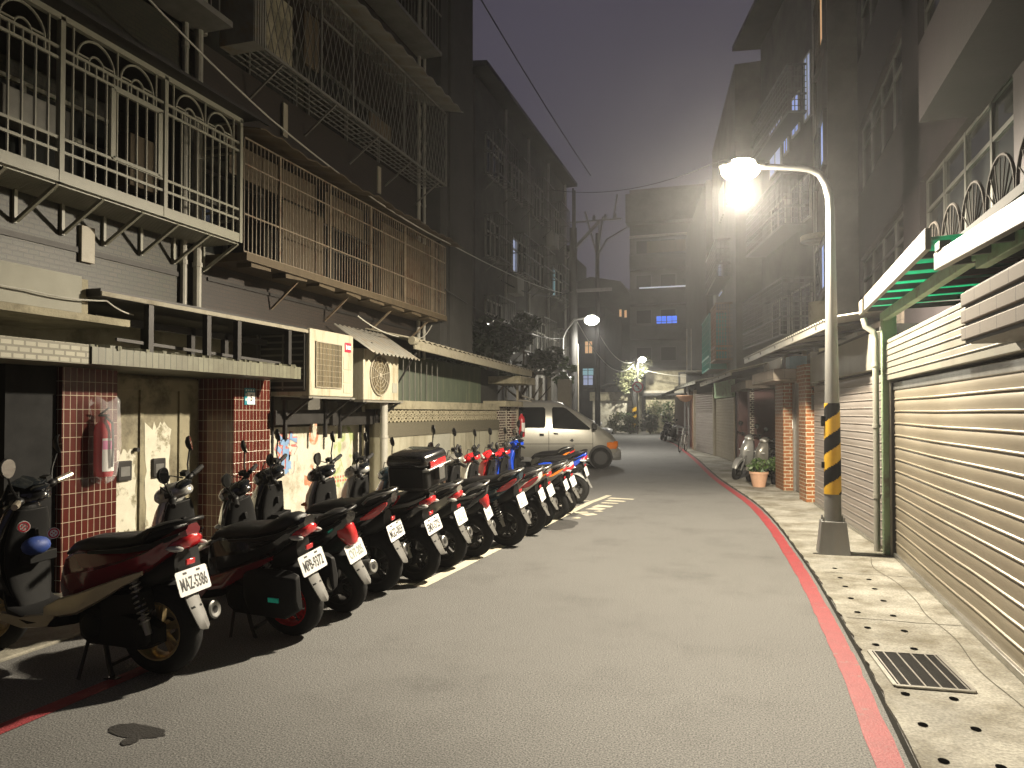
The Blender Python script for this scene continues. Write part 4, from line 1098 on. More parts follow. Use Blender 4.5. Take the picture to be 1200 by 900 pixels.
for (y0, y1, z0, z1) in [(6.02, 6.4, .3, 1.22), (6.5, 6.9, .25, 1.5), (5.72, 5.92, .45, 1.0)]:
    d = MB(); n = 40; vs = []
    for k in range(n):
        a = 2*PI*k/n; cx, sx = math.cos(a), math.sin(a)
        s_ = 1/max(abs(cx), abs(sx))
        vs.append((-6.2165, (y0+y1)/2+(y1-y0)/2*cx*s_*random.uniform(.8, 1), (z0+z1)/2+(z1-z0)/2*sx*s_*random.uniform(.84, 1)))
    d.add(vs, [tuple(range(n))]); WX('torn_paper', M['poster'], dd, d, smooth=False)
for y in (6.12, 6.6):
    d = MB(); d.box(-6.216, -6.18, y, y+.18, .88, 1.09); lb = WX('letter_box', M['darksteel'], dd, d, bevel=.01)
    d = MB(); d.box(-6.18, -6.177, y+.03, y+.15, .93, 1.03); WX('label_plate', M['steel'], lb, d)
d = MB(); d.tube([(-6.21, 6.36, 1.2), (-6.16, 6.36, 1.2)], .022, 10); WX('knob', M['darksteel'], dd, d)

# graffitied wall under the air conditioners
W = thing('graffiti_wall', 'low white plaster wall with blue, red and lime painted graffiti below the air conditioners', 'wall', (-5.9, 9.4, 0))
g = MB(); g.box(-6.2, -5.88, 8.045, 10.59, 0, 1.4); WX('plaster', M['whitewall'], W, g)
g = MB(); g.box(-6.25, -5.93, 8.045, 10.59, 1.4, 2.58); WX('upper_wall', M['dirtywall'], W, g)
g = MB(); g.box(-5.9, -5.84, 8.05, 8.12, 0, 1.95); WX('white_trim', M['cream'], W, g)
for z, dy in ((0, 0),):
    g = MB(); wall_text(g, '\u6e38', .58, 8.62, 1.0, -5.876, .03, .85, .0015); WX('graffiti_outline', M['grred'], W, g, smooth=False)
    g = MB(); wall_text(g, '\u6e38', .58, 8.62, 1.0, -5.8735, .016, .85, .0015); WX('graffiti_character', M['grblue'], W, g, smooth=False)
def blob(pts, x, name, mat):
    g = MB(); L = smooth_line(pts+[pts[0]], .03)[:-1]
    g.add([(x, p.x, p.y) for p in L], [tuple(range(len(L)))]); WX(name, M[mat], W, g, smooth=False)
g = MB(); n = 28
for k in range(n):
    a, b = 2*PI*k/n, 2*PI*(k+1)/n
    g.add([(-5.876, 9.28+r*.75*math.cos(t), 1.3+r*math.sin(t)) for r, t in ((.1, a), (.17, a), (.17, b), (.1, b))], [(0, 1, 2, 3)])
WX('graffiti_ring', M['grorange'], W, g, smooth=False)
blob([(9.8, 1.0), (9.92, 1.32), (10.25, 1.38), (10.45, 1.2), (10.35, 1.0), (10.48, 0.75), (10.3, 0.5), (10.0, 0.45), (9.8, 0.6), (9.9, 0.8)], -5.877, 'graffiti_patch', 'grgreen')
blob([(10.0, 0.95), (10.1, 1.15), (10.3, 1.17), (10.25, 0.95), (10.35, 0.8), (10.15, 0.7)], -5.8755, 'graffiti_patch', 'whitewall')
blob([(9.05, 0.72), (9.18, 0.7), (9.2, 0.85), (9.28, 0.86), (9.27, 0.72), (9.4, 0.7), (9.38, 0.6), (9.28, 0.58), (9.3, 0.4), (9.18, 0.38), (9.17, 0.56), (9.06, 0.58)], -5.877, 'graffiti_cross', 'grorange')
g = MB()
for k in range(26):
    y, z = random.uniform(9.0, 9.9), random.uniform(.55, .66)
    g.cbox((-5.877, 9.5+(k % 13)*.075, .62-(k//13)*.06), (.003, .04, .035), rx=random.uniform(-.5, .5))
WX('graffiti_lettering', M['grred'], W, g, smooth=False)
g = MB()
for k in range(7): g.add([(-5.922, 8.6+k*.17, 1.5), (-5.922, 8.77+k*.17, 1.5), (-5.922, 8.685+k*.17, 1.62)], [(0, 1, 2)])
WX('zigzag_trim', M['cream'], W, g, smooth=False)

# air conditioners on their brackets
def ac_bracket(y0, y1, x0, x1, z, label):
    t = thing('bracket_shelf', label, 'bracket', (x0, (y0+y1)/2, z), group=None)
    g = MB(); g.box(x0-.03, x1, y0, y1, z-.025, z); WX('tray', M['tin'], t, g)
    for y in (y0+.08, y1-.12):
        g = MB(); g.bar((x0-.35, y, z-.03), (x1, y, z-.03), .035); g.bar((x1-.05, y, z-.04), (x0-.38, y, z-.36), .03); WX('arm', M['darksteel'], t, g)
        g = MB(); g.bar((x0-.3, y, z-.03), (x0-.3, y, z-.55), .045); WX('hanger', M['darksteel'], t, g)
    g = MB(); g.prism([(y0-.1, z-.18), (y1, z-.16), (y1, z-.36), (y0-.1, z-.36)], 'x', x0-.34, x0-.31); WX('back_plate', M['darksteel'], t, g)
    return t
ac_bracket(8.1, 9.25, -5.3, -5.2, 1.8, 'dark steel bracket shelf under the grille fronted air conditioner')
ac_bracket(9.45, 10.75, -5.3, -5.18, 1.77, 'dark steel bracket shelf under the round fan air conditioner')
t = thing('air_conditioner', 'old yellowed air conditioner with a square stained grille and red badge', 'air conditioner', (-5.55, 8.65, 1.805))
g = MB(); g.box(-6.0, -5.2, 8.12, 9.2, 1.805, 2.66); WX('case', M['acwhite'], t, g, bevel=.015)
g = MB(); g.box(-5.2, -5.19, 8.24, 8.86, 1.92, 2.5); f = WX('condenser_grille', M['acgrille'], t, g)
g = MB()
for z in (1.92, 2.5): g.bar((-5.185, 8.23, z), (-5.185, 8.87, z), .012)
for y in (8.24, 8.86): g.bar((-5.185, y, 1.92), (-5.185, y, 2.5), .012)
for k in range(1, 8): g.bar((-5.185, 8.24, 1.92+k*.0725), (-5.185, 8.86, 1.92+k*.0725), .005)
for k in range(1, 8): g.bar((-5.184, 8.24+k*.0775, 1.92), (-5.184, 8.24+k*.0775, 2.5), .004)
WX('guard', M['cream'], f, g)
g = MB()
for z0, z1 in ((2.36, 2.18), (2.16, 2.0), (1.98, 1.86)): g.box(-5.2, -5.193, 8.93, 9.14, z1, z0-.0)
WX('cover_plate', M['acwhite'], t, g, bevel=.004)
g = MB(); g.box(-5.2, -5.188, 8.96, 9.12, 2.42, 2.55); bd = WX('badge', M['signred'], t, g, bevel=.012)
g = MB(); g.box(-5.188, -5.186, 8.975, 9.0, 2.455, 2.515); g.box(-5.188, -5.186, 9.015, 9.105, 2.46, 2.51); WX('badge_print', M['paper'], bd, g)
g = MB()
for k in range(9): g.box(-5.94, -5.28, 8.108, 8.122, 1.9+k*.082, 1.925+k*.082)
for x in (-5.94, -5.6, -5.29): g.box(x, x+.02, 8.106, 8.121, 1.88, 2.6)
f = WX('side_louvre', M['greybar'], t, g)
g = MB(); g.box(-5.96, -5.26, 8.112, 8.1215, 1.86, 2.62); WX('side_recess', M['ink'], f, g)
t = thing('air_conditioner', 'air conditioner with one round fan guard under a small corrugated awning', 'air conditioner', (-5.4, 10.05, 1.775))
g = MB(); g.box(-5.6, -5.2, 9.5, 10.62, 1.775, 2.52); WX('case', M['acwhite'], t, g, bevel=.015)
T0 = Matrix.Translation((-5.2, 9.98, 2.15))
g = MB(); g.T = T0; g.disc((.003, 0, 0), .3, 'x', 32); f = WX('fan_opening', M['acgrille'], t, g, smooth=False)
g = MB(); g.T = T0
for r in (.3, .24, .18, .12, .06): g.tube([(.016, r*math.cos(2*PI*k/32), r*math.sin(2*PI*k/32)) for k in range(33)], .005 if r < .3 else .012, 5)
for k in range(10): g.bar((.018, 0, 0), (.018, .3*math.cos(k*PI/5+.2), .3*math.sin(k*PI/5+.2)), .007)
g.ell((.02, 0, 0), (.012, .035, .035), 10, 6)
WX('fan_guard', M['cream'], f, g)
g = MB(); g.box(-5.2, -5.195, 10.4, 10.56, 1.9, 2.05); WX('label_plate', M['panelgrey'], t, g)
t = thing('awning', 'small pale corrugated tin awning over the round fan air conditioner', 'awning', (-5.3, 10.1, 2.6))
g = MB(); secs = []
for k in range(73):
    y = 9.35+1.55*k/72; dz = .018*math.sin(k*2*PI/6)
    secs.append([(-5.6, y, 2.86+dz), (-4.95, y-.02, 2.44+dz), (-4.95, y-.02, 2.434+dz), (-5.6, y, 2.854+dz)])
g.loft(secs); WX('tin_sheet', M['tin'], t, g, angle=80)
g = MB(); g.bar((-5.2, 9.75, 2.62), (-5.55, 9.6, 1.85), .025); g.bar((-5.0, 10.85, 2.55), (-5.45, 10.75, 1.8), .025); WX('strut', M['darksteel'], t, g)

for x, y, r, z1, lb, mt in [(-5.3, 10.32, .06, 1.75, 'stout grey drain pipe beside the graffiti wall', 'pvc'), (-5.36, 10.5, .03, 1.72, 'slim cream pipe next to the stout drain pipe', 'cream'), (-5.75, 10.5, .025, 1.7, 'thin pale pipe at the end of the graffiti wall', 'cream'), (-5.8, 8.2, .018, 1.95, 'thin dark pipe running down beside the red tiled pillar', 'darksteel')]:
    g = MB(); g.tube([(0, 0, 0 if y > 8 else .6), (0, 0, z1)], r, 12)
    for z in (.5, 1.2): g.tube([(0, 0, z), (0, 0, z+.04)], r*1.15, 12)
    o = g.build('drain_pipe', M[mt]); o.location = (x, y, 0); tag(o, lb, 'pipe')

# extinguisher in its bag, address plate
t = thing('fire_extinguisher', 'red fire extinguisher in a clear plastic bag hung on the tiled pillar', 'fire extinguisher', (-5.63, 5.4, 1.0))
g = MB(); g.lathe([(.001, 0), (.075, .01), (.085, .04), (.085, .42), (.07, .48), (.035, .52), (.03, .56), (.001, .56)], 20, 'z'); g.build('cylinder', M['extred'], t)
g = MB(); g.box(-.05, .05, -.015, .015, .56, .58); g.tube([(-.04, 0, .58), (.06, 0, .64)], .009, 6); g.tube([(.03, 0, .55), (.1, 0, .5), (.11, 0, .3), (.1, 0, .1)], .011, 8); g.build('valve', M['black'], t)
g = MB(); g.lathe([(.0865, .06), (.0865, .36)], 12, 'z', a0=rad(-50), a1=rad(50)); lbl = g.build('label_sheet', M['paper'], t)
g = MB(); g.lathe([(.0872, .26), (.0872, .34)], 12, 'z', a0=rad(-48), a1=rad(48)); g.build('label_print', M['pink'], lbl)
g = MB(); secs = []
for z, r in ((-.03, .03), (-.01, .1), (.1, .125), (.3, .13), (.48, .125), (.6, .12), (.68, .13), (.72, .1)):
    secs.append([(.01+r*(1+.12*math.sin(5*a+z*9))*math.cos(a), r*(1+.15*math.sin(4*a+z*12))*math.sin(a), z+.03*math.sin(3*a)) for a in [2*PI*k/24 for k in range(24)]])
g.loft(secs, cap=False); g.build('plastic_bag', M['film'], t, angle=80)
t = thing('address_plate', 'small teal and white address plate with number 5 on the second tiled pillar', 'address plate', (-5.715, 7.62, 1.79))
g = MB(); g.box(0, .006, -.1, .1, -.1, .1); g.build('plate', M['signteal'], t)
g = MB(); g.box(.006, .0075, -.05, .095, -.095, .05); q = g.build('number_field', M['paper'], t)
g = MB(); wall_text(g, '5', .11, .025, -.02, .008, .002, .8, .0006); g.build('lettering', M['ink'], q, smooth=False)
g = MB()
for k in range(4): g.cbox((.0068, -.07+k*.045, .075), (.0015, .022, .022))
g.cbox((.0068, -.075, .02), (.0015, .018, .03)); g.cbox((.0068, -.075, -.04), (.0015, .018, .03)); g.build('small_print', M['paper'], t, smooth=False)

# ------------------------------------------------------------------ walled annex with the lattice band and the tin roof
N = thing('garden_annex', 'low annex with pale panel wall, lattice band, green corrugated sheets and overhanging tin roof', 'annex', (-5.5, 13.5, 0))
XA = -5.4
g = MB(); g.box(-5.7, XA, 10.6, 16.2, 0, 1.2); WX('wall', M['panel'], N, g)
g = MB()
for y in (11.62, 12.4, 13.25, 14.1, 14.9, 15.6): g.box(XA, XA+.002, y, y+.012, 0, 1.2)
WX('panel_joint', M['pebble'], N, g)
g = MB(); g.box(XA, XA+.006, 12.42, 13.24, 0, 1.195); WX('patch_panel', M['panelgrey'], N, g)
g = MB(); g.box(-5.7, XA+.02, 10.6, 16.2, 1.2, 1.43); WX('pebble_band', M['pebble'], N, g)
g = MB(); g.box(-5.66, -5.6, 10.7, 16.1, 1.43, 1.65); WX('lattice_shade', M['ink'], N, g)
g = MB(); n = 20; w_ = 5.5/n
for k in range(n):
    y = 10.65+k*w_
    for za, zb in ((1.435, 1.54), (1.54, 1.645)):
        g.bar((XA-.04, y, za), (XA-.04, y+w_*.5, zb), .06, .024); g.bar((XA-.04, y+w_*.5, za), (XA-.04, y+w_, zb), .06, .024)
        g.bar((XA-.045, y, zb), (XA-.045, y+w_*.5, za), .06, .024); g.bar((XA-.045, y+w_*.5, zb), (XA-.045, y+w_, za), .06, .024)
    g.box(XA-.07, XA-.012, y-.012, y+.012, 1.43, 1.65)
g.box(XA-.075, XA-.01, 10.6, 16.2, 1.532, 1.548)
WX('lattice_band', M['latticem'], N, g, smooth=False)
g = MB(); g.box(-5.84, XA+.03, 10.6, 16.2, 1.65, 1.79); WX('beam', M['stucco'], N, g)
g = MB(); secs = []
for k in range(253):
    y = 10.7+5.4*k/252; dx = .018*math.sin(k*2*PI/4)
    secs.append([(-5.8+dx, y, 1.75), (-5.8+dx, y, 2.62), (-5.81+dx, y, 2.62), (-5.81+dx, y, 1.75)])
g.loft(secs); WX('green_sheet', M['greensheet'], N, g, angle=80)
for k in range(22):
    g = MB(); g.tube([(-5.44, 10.8+k*.24, 1.79), (-5.44, 10.8+k*.24, 2.5)], .008, 5)
    if k < 9: WX('guard_bar', M['greybar'], N, g)
R0 = [(10.85, 2.76), (12.5, 2.72), (14.5, 2.68), (16.0, 2.64), (17.7, 2.62)]
g = MB(); secs = []
for y, z in R0: secs.append([(-5.02, y, z), (-5.02, y, z-.15), (-5.06, y, z-.15), (-5.06, y, z)])
g.loft(secs); g.tube([(-5.04, 10.9, 2.74), (-5.04, 10.75, 2.74)], .07, 12); WX('gutter', M['roofsheet'], N, g, bevel=.01)
g = MB(); secs = []
for k in range(121):
    y = 10.85+6.9*k/120; z = 2.77-.15*(y-10.85)/6.9+.018*math.sin(k*2*PI/4)
    secs.append([(-5.0, y, z), (-6.3, y, z+.28), (-6.3, y, z+.27), (-5.0, y, z-.008)])
g.loft(secs); WX('roof', M['roofsheet'], N, g, angle=80)
g = MB(); g.box(-7.5, -5.85, 10.6, 17.5, 0, 2.6); WX('back_wall', M['concdark'], N, g)
# doorway with two dark tiled pillars
g = MB(); g.box(-5.72, -5.4, 16.22, 16.72, 0, 1.72); WX('pillar', M['darktile'], N, g)
g = MB(); g.box(-5.72, -5.36, 17.05, 17.5, 0, 1.72); WX('pillar', M['darktile'], N, g)
g = MB(); g.box(-5.7, -5.5, 16.74, 17.04, 0, 1.7); d = WX('door', M['darkred'], N, g)
g = MB(); g.box(-5.5, -5.38, 16.725, 16.78, 0, 1.72); g.box(-5.36, -5.32, 17.47, 17.53, 0, 2.3); WX('frame', M['cream'], d, g)
g = MB(); g.box(-5.75, -5.2, 16.1, 17.5, 1.73, 1.86); WX('lintel', M['stucco'], N, g, bevel=.01)
g = MB(); g.box(-5.8, -5.0, 16.6, 17.9, 2.27, 2.45); WX('door_canopy', M['stucco'], N, g, bevel=.01)
g = MB(); g.tube([(-5.2, 17.4, 2.0), (-4.95, 17.5, 1.92), (-5.0, 17.6, 1.86), (-5.3, 17.5, 1.9)], .02, 8); WX('lamp_arm', M['tin'], N, g)
t = thing('fire_extinguisher', 'bare red fire extinguisher on the far doorway pillar in front of the van', 'fire extinguisher', (-5.24, 17.5, .98))
g = MB(); g.lathe([(.001, 0), (.075, .01), (.085, .04), (.085, .44), (.07, .5), (.035, .54), (.03, .58), (.001, .58)], 20, 'z'); g.build('cylinder', M['extred'], t)
g = MB(); g.box(-.05, .05, -.015, .015, .58, .6); g.tube([(-.04, 0, .6), (.06, 0, .66)], .009, 6); g.build('valve', M['black'], t)
g = MB(); g.lathe([(.0865, .14), (.0865, .36)], 12, 'z', a0=rad(-70), a1=rad(20)); g.build('label_sheet', M['paper'], t)

# cables slung along the front of the block
def cable(name, label, pts, r, mat='cable', sag=0):
    P = [Vector(p) for p in pts]; out = []
    for a, b in zip(P, P[1:]):
        for k in range(12):
            t_ = k/12; p = a.lerp(b, t_); p.z -= sag*4*t_*(1-t_); out.append(p)
    out.append(P[-1])
    base = out[0].copy(); g = MB(); g.tube([p-base for p in out], r, 6)
    o = g.build(name, M[mat]); o.location = base; return tag(o, label, 'cable')
cable('cable', 'pale cable slanting down the front of the block past both barred balconies', [(-5.3, 3.4, 6.2), (-5.3, 7.4, 5.05), (-5.3, 12.9, 4.78), (-7.0, 29, 6.4)], .011, 'cablepale', .12)
cable('cable', 'thin dark cable below the pale one towards the distant post', [(-5.35, 12.9, 3.9), (-7.0, 29.3, 4.6)], .012, 'cable', .3)
cable('cable', 'pale loose wire lying along the ledge above the door', [(-5.34, 3.5, 2.62), (-5.32, 4.4, 2.55), (-5.3, 5.1, 2.57), (-5.4, 5.5, 2.5)], .007, 'cablepale', .02)
cable('cable', 'pale wire looping under the rusty balcony to the tin roof', [(-5.36, 9.6, 3.0), (-5.3, 11.4, 2.86), (-5.5, 12.6, 3.2)], .009, 'cablepale', .1)
cable('cable', 'thin cable strung against the sky just above the eaves of the caged flats', [(-7.0, 12, 13.6), (-7.2, 36, 13.3)], .022, 'cable', .25)
cable('cable', 'thin dark cable crossing high over the street towards the flats opposite', [(-7.4, 29, 10.6), (-.6, 26, 10.2)], .012, 'cable', .5)
# ------------------------------------------------------------------ garages and houses along the pavement
def along(name, label, cat, p, q, group=None):
    """a thing whose local x runs along the wall from p to q, local y points to the street"""
    d = Vector((q[0]-p[0], q[1]-p[1])); t = thing(name, label, cat, (p[0], p[1], .021), rz=math.atan2(d.y, d.x), group=group)
    return t, d.length

def slats(L, z0, z1, pitch, y0=0, depth=.017):
    g = MB(); n = int((z1-z0)/pitch); prof = []
    for k in range(n):
        z = z0+k*pitch
        prof += [(0, z), (depth*.95, z+pitch*.03), (depth, z+pitch*.1), (depth*.42, z+pitch*.15), (depth*.4, z+pitch*.2), (depth*.62, z+pitch*.4), (depth*.7, z+pitch*.62), (depth*.5, z+pitch*.88), (.001, z+pitch*.97)]
    prof.append((0, z0+n*pitch))
    rs = random.Random(int(L*100)); nx = max(2, int(L/.35)); secs = []
    bumps = [(rs.uniform(0, L), rs.uniform(z0, z1), rs.uniform(.15, .4), rs.uniform(-.012, .008)) for _ in range(int(L*1.6))]
    for i in range(nx+1):                      # slats sag and dent a little along their length
        x = L*i/nx; sag = .003*math.sin(x*1.7)
        secs.append([(x, y0+d+sum(a*math.exp(-((x-bx)**2+(z-bz)**2)/r**2) for bx, bz, r, a in bumps), z+sag*(1 if 0 < i < nx else 0)) for d, z in prof]+[(x, y0-.03, z1), (x, y0-.03, z0)])
    g.loft(secs)
    return g

# the near garage: local x = world y + 3
t, L = along('roller_garage', 'wide beige roller shutter garage closest to the camera with a panelled header', 'garage', (1.57, -3.0), (1.57, 9.0))
slats(L-.02, .03, 1.84, .129).build('shutter_curtain', M['shutter'], t, angle=28)
g = MB(); g.box(0, L, -.02, .035, 0, .05); g.box(0, L, .0, .02, 1.82, 1.9); g.build('bottom_rail', M['alu'], t, bevel=.006)
g = MB(); z = 1.93
for k, h in enumerate((.135, .135, .135)):
    g.box(-.02, L+.03, -.05, .075, z, z+h-.012); g.box(-.02, L+.03, -.05, .06, z+h-.012, z+h); g.box(-.02, L+.03, .075, .084, z+h*.5-.006, z+h*.5+.006)
    z += h
g.box(-.02, L+.03, -.05, .07, z, z+.04)
g.build('header', M['header'], t, bevel=.004)
g = MB(); g.box(L-.01, L+.085, -.03, .05, 0, 1.925); g.build('jamb', M['creamdim'], t, bevel=.004)
g = MB(); g.box(L-.03, L+.0, -.01, .04, 0, 1.9); g.build('guide_rail', M['darksteel'], t)
g = MB(); g.box(-.5, L+.3, -.7, -.06, 0, 2.34); g.build('inner_wall', M['concdark'], t)
g = MB(); g.box(L+.1, L+.24, -.04, .1, 0, 2.7); g.build('corner_post', M['greensteel'], t, bevel=.006)
g = MB(); g.tube([(L+.33, .14, 0), (L+.33, .14, 2.42), (L+.33, .16, 2.5), (L+.34, .24, 2.56), (L+.34, .26, 2.66)], .035, 10)
for z in (.6, 1.4, 2.1): g.tube([(L+.33, .14, z), (L+.33, .14, z+.04)], .043, 10)
g.build('down_pipe', M['pvc'], t, angle=60)

t = thing('stone_clad_sill', 'block faced with three rows of split stone jutting over the garage header', 'stone cladding', (1.35, 4.0, 2.02))
g = MB()
for k in range(3): g.box(-.13, .16, -4, .97, k*.1, k*.1+.078)
g.build('stone_rows', M['stonetile'], t, bevel=.008)
g = MB(); g.box(-.11, .16, -4, .95, -.02, .29); g.build('core', M['darksteel'], t)

# green plastic canopy
t = thing('canopy', 'green translucent plastic canopy with cream fascia boards above the garage', 'canopy', (1.6, 6, 2.6))
g = MB(); g.loft([[(1.27, 9.4, 2.72), (1.27, 9.4, 2.875), (1.31, 9.4, 2.875), (1.31, 9.4, 2.72)], [(1.27, 6.08, 2.79), (1.27, 6.08, 2.95), (1.31, 6.08, 2.95), (1.31, 6.08, 2.79)]])
WX('fascia', M['creamdim'], t, g, bevel=.006)
g = MB(); g.loft([[(1.27, 5.83, 2.59), (1.27, 5.83, 2.71), (1.32, 5.83, 2.71), (1.32, 5.83, 2.59)], [(1.27, 2.0, 2.4), (1.27, 2.0, 2.55), (1.32, 2.0, 2.55), (1.32, 2.0, 2.4)]])
g.box(1.26, 1.33, 5.62, 5.75, 2.70, 2.76)
WX('fascia', M['creamdim'], t, g, bevel=.006)
g = MB(); g.bar((1.5, 9.25, 2.67), (1.5, 5.6, 2.665), .07, .1); g.bar((1.5, 5.6, 2.6), (1.5, 0, 2.5), .07, .1); WX('beam', M['greensteel'], t, g, bevel=.005)
for k in range(7):
    y = 9.2-k*.46; z = 2.76+.02*k*.46
    g = MB(); g.bar((1.3, y, z), (2.28, y, z+.04), .035, .05); WX('rib', M['darksteel'], t, g)
for k in range(11):
    y = 5.7-k*.42; z = 2.62-.042*k*.42
    g = MB(); g.bar((1.3, y, z), (2.28, y, z+.08), .035, .05); WX('rib', M['darksteel'], t, g)
def canopy_sheet(y0, y1, z0, z1):
    g = MB(); secs = []; n = int(abs(y1-y0)*22)
    for k in range(n+1):
        y = y0+(y1-y0)*k/n; z = z0+(z1-z0)*k/n+.012*math.sin(k*2*PI/4)
        secs.append([(1.29, y, z), (2.29, y, z+.06), (2.29, y, z+.064), (1.29, y, z+.004)])
    g.loft(secs); return g
WX('green_sheet', M['greenpoly'], t, canopy_sheet(9.38, 6.1, 2.80, 2.88), angle=80)
WX('green_sheet', M['greenpoly'], t, canopy_sheet(5.82, 1.0, 2.665, 2.47), angle=80)

# fan shaped hoops of the terrace rail behind the canopy
t = thing('terrace_railing', 'row of fan shaped metal hoops standing along the terrace above the green canopy', 'railing', (1.75, 6, 2.96))
for k in range(8):
    y = 8.05-k*.66; z = 3.0
    g = MB(); r = .31
    g.tube([(1.75, y-r, z), (1.75, y-r, z+.12)]+[(1.75, y+r*math.cos(PI-PI*i/16), z+.12+r*math.sin(PI*i/16)) for i in range(17)]+[(1.75, y+r, z)], .013, 6)
    for i in range(1, 8): g.tube([(1.75, y+.05*math.cos(PI*i/8), z+.04), (1.75, y+r*math.cos(PI*i/8), z+.12+r*math.sin(PI*i/8))], .006, 5)
    g.bar((1.75, y-r, z), (1.75, y+r, z), .02)
    WX('hoop', M['hooppaint'], t, g)
g = MB(); g.box(1.6, 2.28, 2.5, 8.4, 2.92, 2.985); WX('terrace_edge', M['concdark'], t, g)

# tall house behind the garage
H = thing('tall_house', 'tall brown plaster house with wide windows and projecting balcony above the garages', 'building', (2.6, 8, 0))
g = MB(); g.box(2.3, 9, -4, 18.2, 0, 3.3); g.box(2.3, 9, -4, 18.2, 4.75, 6.1)
for z0, z1 in ((7.5, 8.9), (10.3, 11.7), (13.0, 14.5)): g.box(2.3, 9, -4, 18.2, z0, z1)
for y0, y1 in ((-4, 4.4), (7.3, 7.6), (11.3, 12.4), (16.9, 18.2)): g.box(2.3, 2.8, y0, y1, 3.299, 14)
g.box(2.8, 9, -4, 18.19, 3.2, 14.2)
WX('wall', M['purplewall'], H, g)
g = MB(); g.box(2.26, 2.3, 12.4, 16.9, 2.8, 3.28); WX('stone_sill_band', M['stonetile'], H, g)
for (y0, y1, z0, z1, n) in [(12.4, 16.9, 3.3, 4.75, 4), (7.6, 11.3, 3.3, 4.75, 4), (4.4, 7.3, 3.3, 4.75, 3), (7.6, 11.3, 6.1, 7.5, 4), (12.4, 16.9, 6.1, 7.5, 4), (7.6, 11.3, 8.9, 10.3, 4), (12.4, 16.9, 8.9, 10.3, 4)]:
    g = MB()
    for k in range(n+1): y = y0+(y1-y0)*k/n; g.box(2.38, 2.45, y-.03, y+.03, z0, z1)
    for z in (z0+.02, z1-.42, z1-.02): g.box(2.385, 2.445, y0, y1, z-.025, z+.025)
    f = WX('window', M['frame'], H, g)
    g = MB(); g.box(2.41, 2.42, y0, y1, z0, z1); WX('pane', M['winglass'], f, g)
    for k in range(n):
        if random.random() < .6:
            a = y0+(y1-y0)*k/n
            g = MB(); g.box(2.47, 2.48, a+.05, a+(y1-y0)/n*random.uniform(.4, .95), z0+.05, z1-.45); WX('curtain', M['purplewall'], f, g)
g = MB(); g.box(2.455, 2.46, 8.05, 8.2, 3.75, 4.0); WX('lit_gap', M['win_pale'], H, g)
g = MB(); g.box(1.75, 2.3, -4, 8.6, 4.62, 4.72); g.box(1.75, 1.85, -4, 8.6, 4.72, 5.42); g.box(1.76, 2.3, 8.5, 8.6, 4.72, 5.42); WX('balcony', M['purplewall'], H, g)
g = MB(); g.box(1.75, 2.3, -4, 8.6, 7.42, 7.52); g.box(1.75, 1.85, -4, 8.6, 7.52, 8.2); g.box(1.76, 2.3, 8.5, 8.6, 7.52, 8.2); WX('balcony', M['purplewall'], H, g)
g = MB(); g.box(1.7, 2.3, -4, 18.3, 13.0, 13.2); WX('eaves', M['concdark'], H, g)

# stair tower with the lit slot windows
T2 = thing('stair_tower', 'narrow stair tower with three lit slot windows behind the street lamp pole', 'building', (2.2, 18, 0))
g = MB(); g.box(1.72, 6, 16.95, 19.4, 0, 14.5); WX('wall', M['dirtywall'], T2, g)
for (z0, z1, m1) in [(9.6, 11.2, 'win_warm'), (6.95, 8.1, 'win_cool'), (4.25, 5.35, 'win_cool')]:
    g = MB()
    for y in (17.15, 18.1, 19.1): g.box(1.64, 1.72, y-.03, y+.03, z0, z1)
    for z in (z0, z1): g.box(1.63, 1.72, 17.12, 19.13, z-.04, z+.04)
    f = WX('window', M['concdark'], T2, g)
    g = MB(); g.box(1.69, 1.70, 17.18, 18.07, z0+.04, z1-.04); WX('lit_pane', M[m1], f, g)
    g = MB()
    for k in range(12): g.cbox((1.69, 18.6, z0+.1+k*(z1-z0-.12)/12), (.04, .95, .03), ry=.5)
    WX('slat_blind', M['concdark'], f, g)
    g = MB(); g.box(1.705, 1.712, 18.12, 19.08, z0+.04, z1-.04); WX('lit_pane', M['win_warm' if m1 == 'win_warm' else 'win_pale'], f, g)
g = MB(); g.lathe([(.001, 5.5), (.42, 5.5), (.42, 5.62), (.001, 5.66)], 20, 'z', c=(1.66, 18.2, 0)); WX('round_hood', M['stucco'], T2, g)
g = MB(); g.lathe([(.3, 2.9), (.3, 4.1), (.001, 4.1)], 16, 'z', c=(1.7, 18.2, 0)); WX('round_bay', M['stucco'], T2, g)
for y in (19.34,):
    g = MB(); g.tube([(1.66, y, 2.8), (1.66, y, 14)], .04, 8); WX('down_pipe', M['pvc'], T2, g)

# second shutter
t, L = along('roller_garage', 'pale roller shutter garage just behind the street lamp pole', 'garage', (1.52, 9.5), (1.15, 13.75))
slats(L, .02, 2.05, .1).build('shutter_curtain', M['shutter2'], t, angle=28)
g = MB(); g.box(0, L, -.04, .06, 2.08, 2.52); g.build('header', M['header'], t, bevel=.006)
g = MB(); g.box(L-.02, L+.1, -.06, .05, 2.04, 2.62); g.build('end_panel', M['panelgrey'], t)
g = MB(); g.box(-.06, L+.2, -1.0, -.05, 0, 2.6); g.build('inner_wall', M['concdark'], t)
g = MB(); g.box(0, L, -.02, .03, 0, .04); g.build('bottom_rail', M['alu'], t)

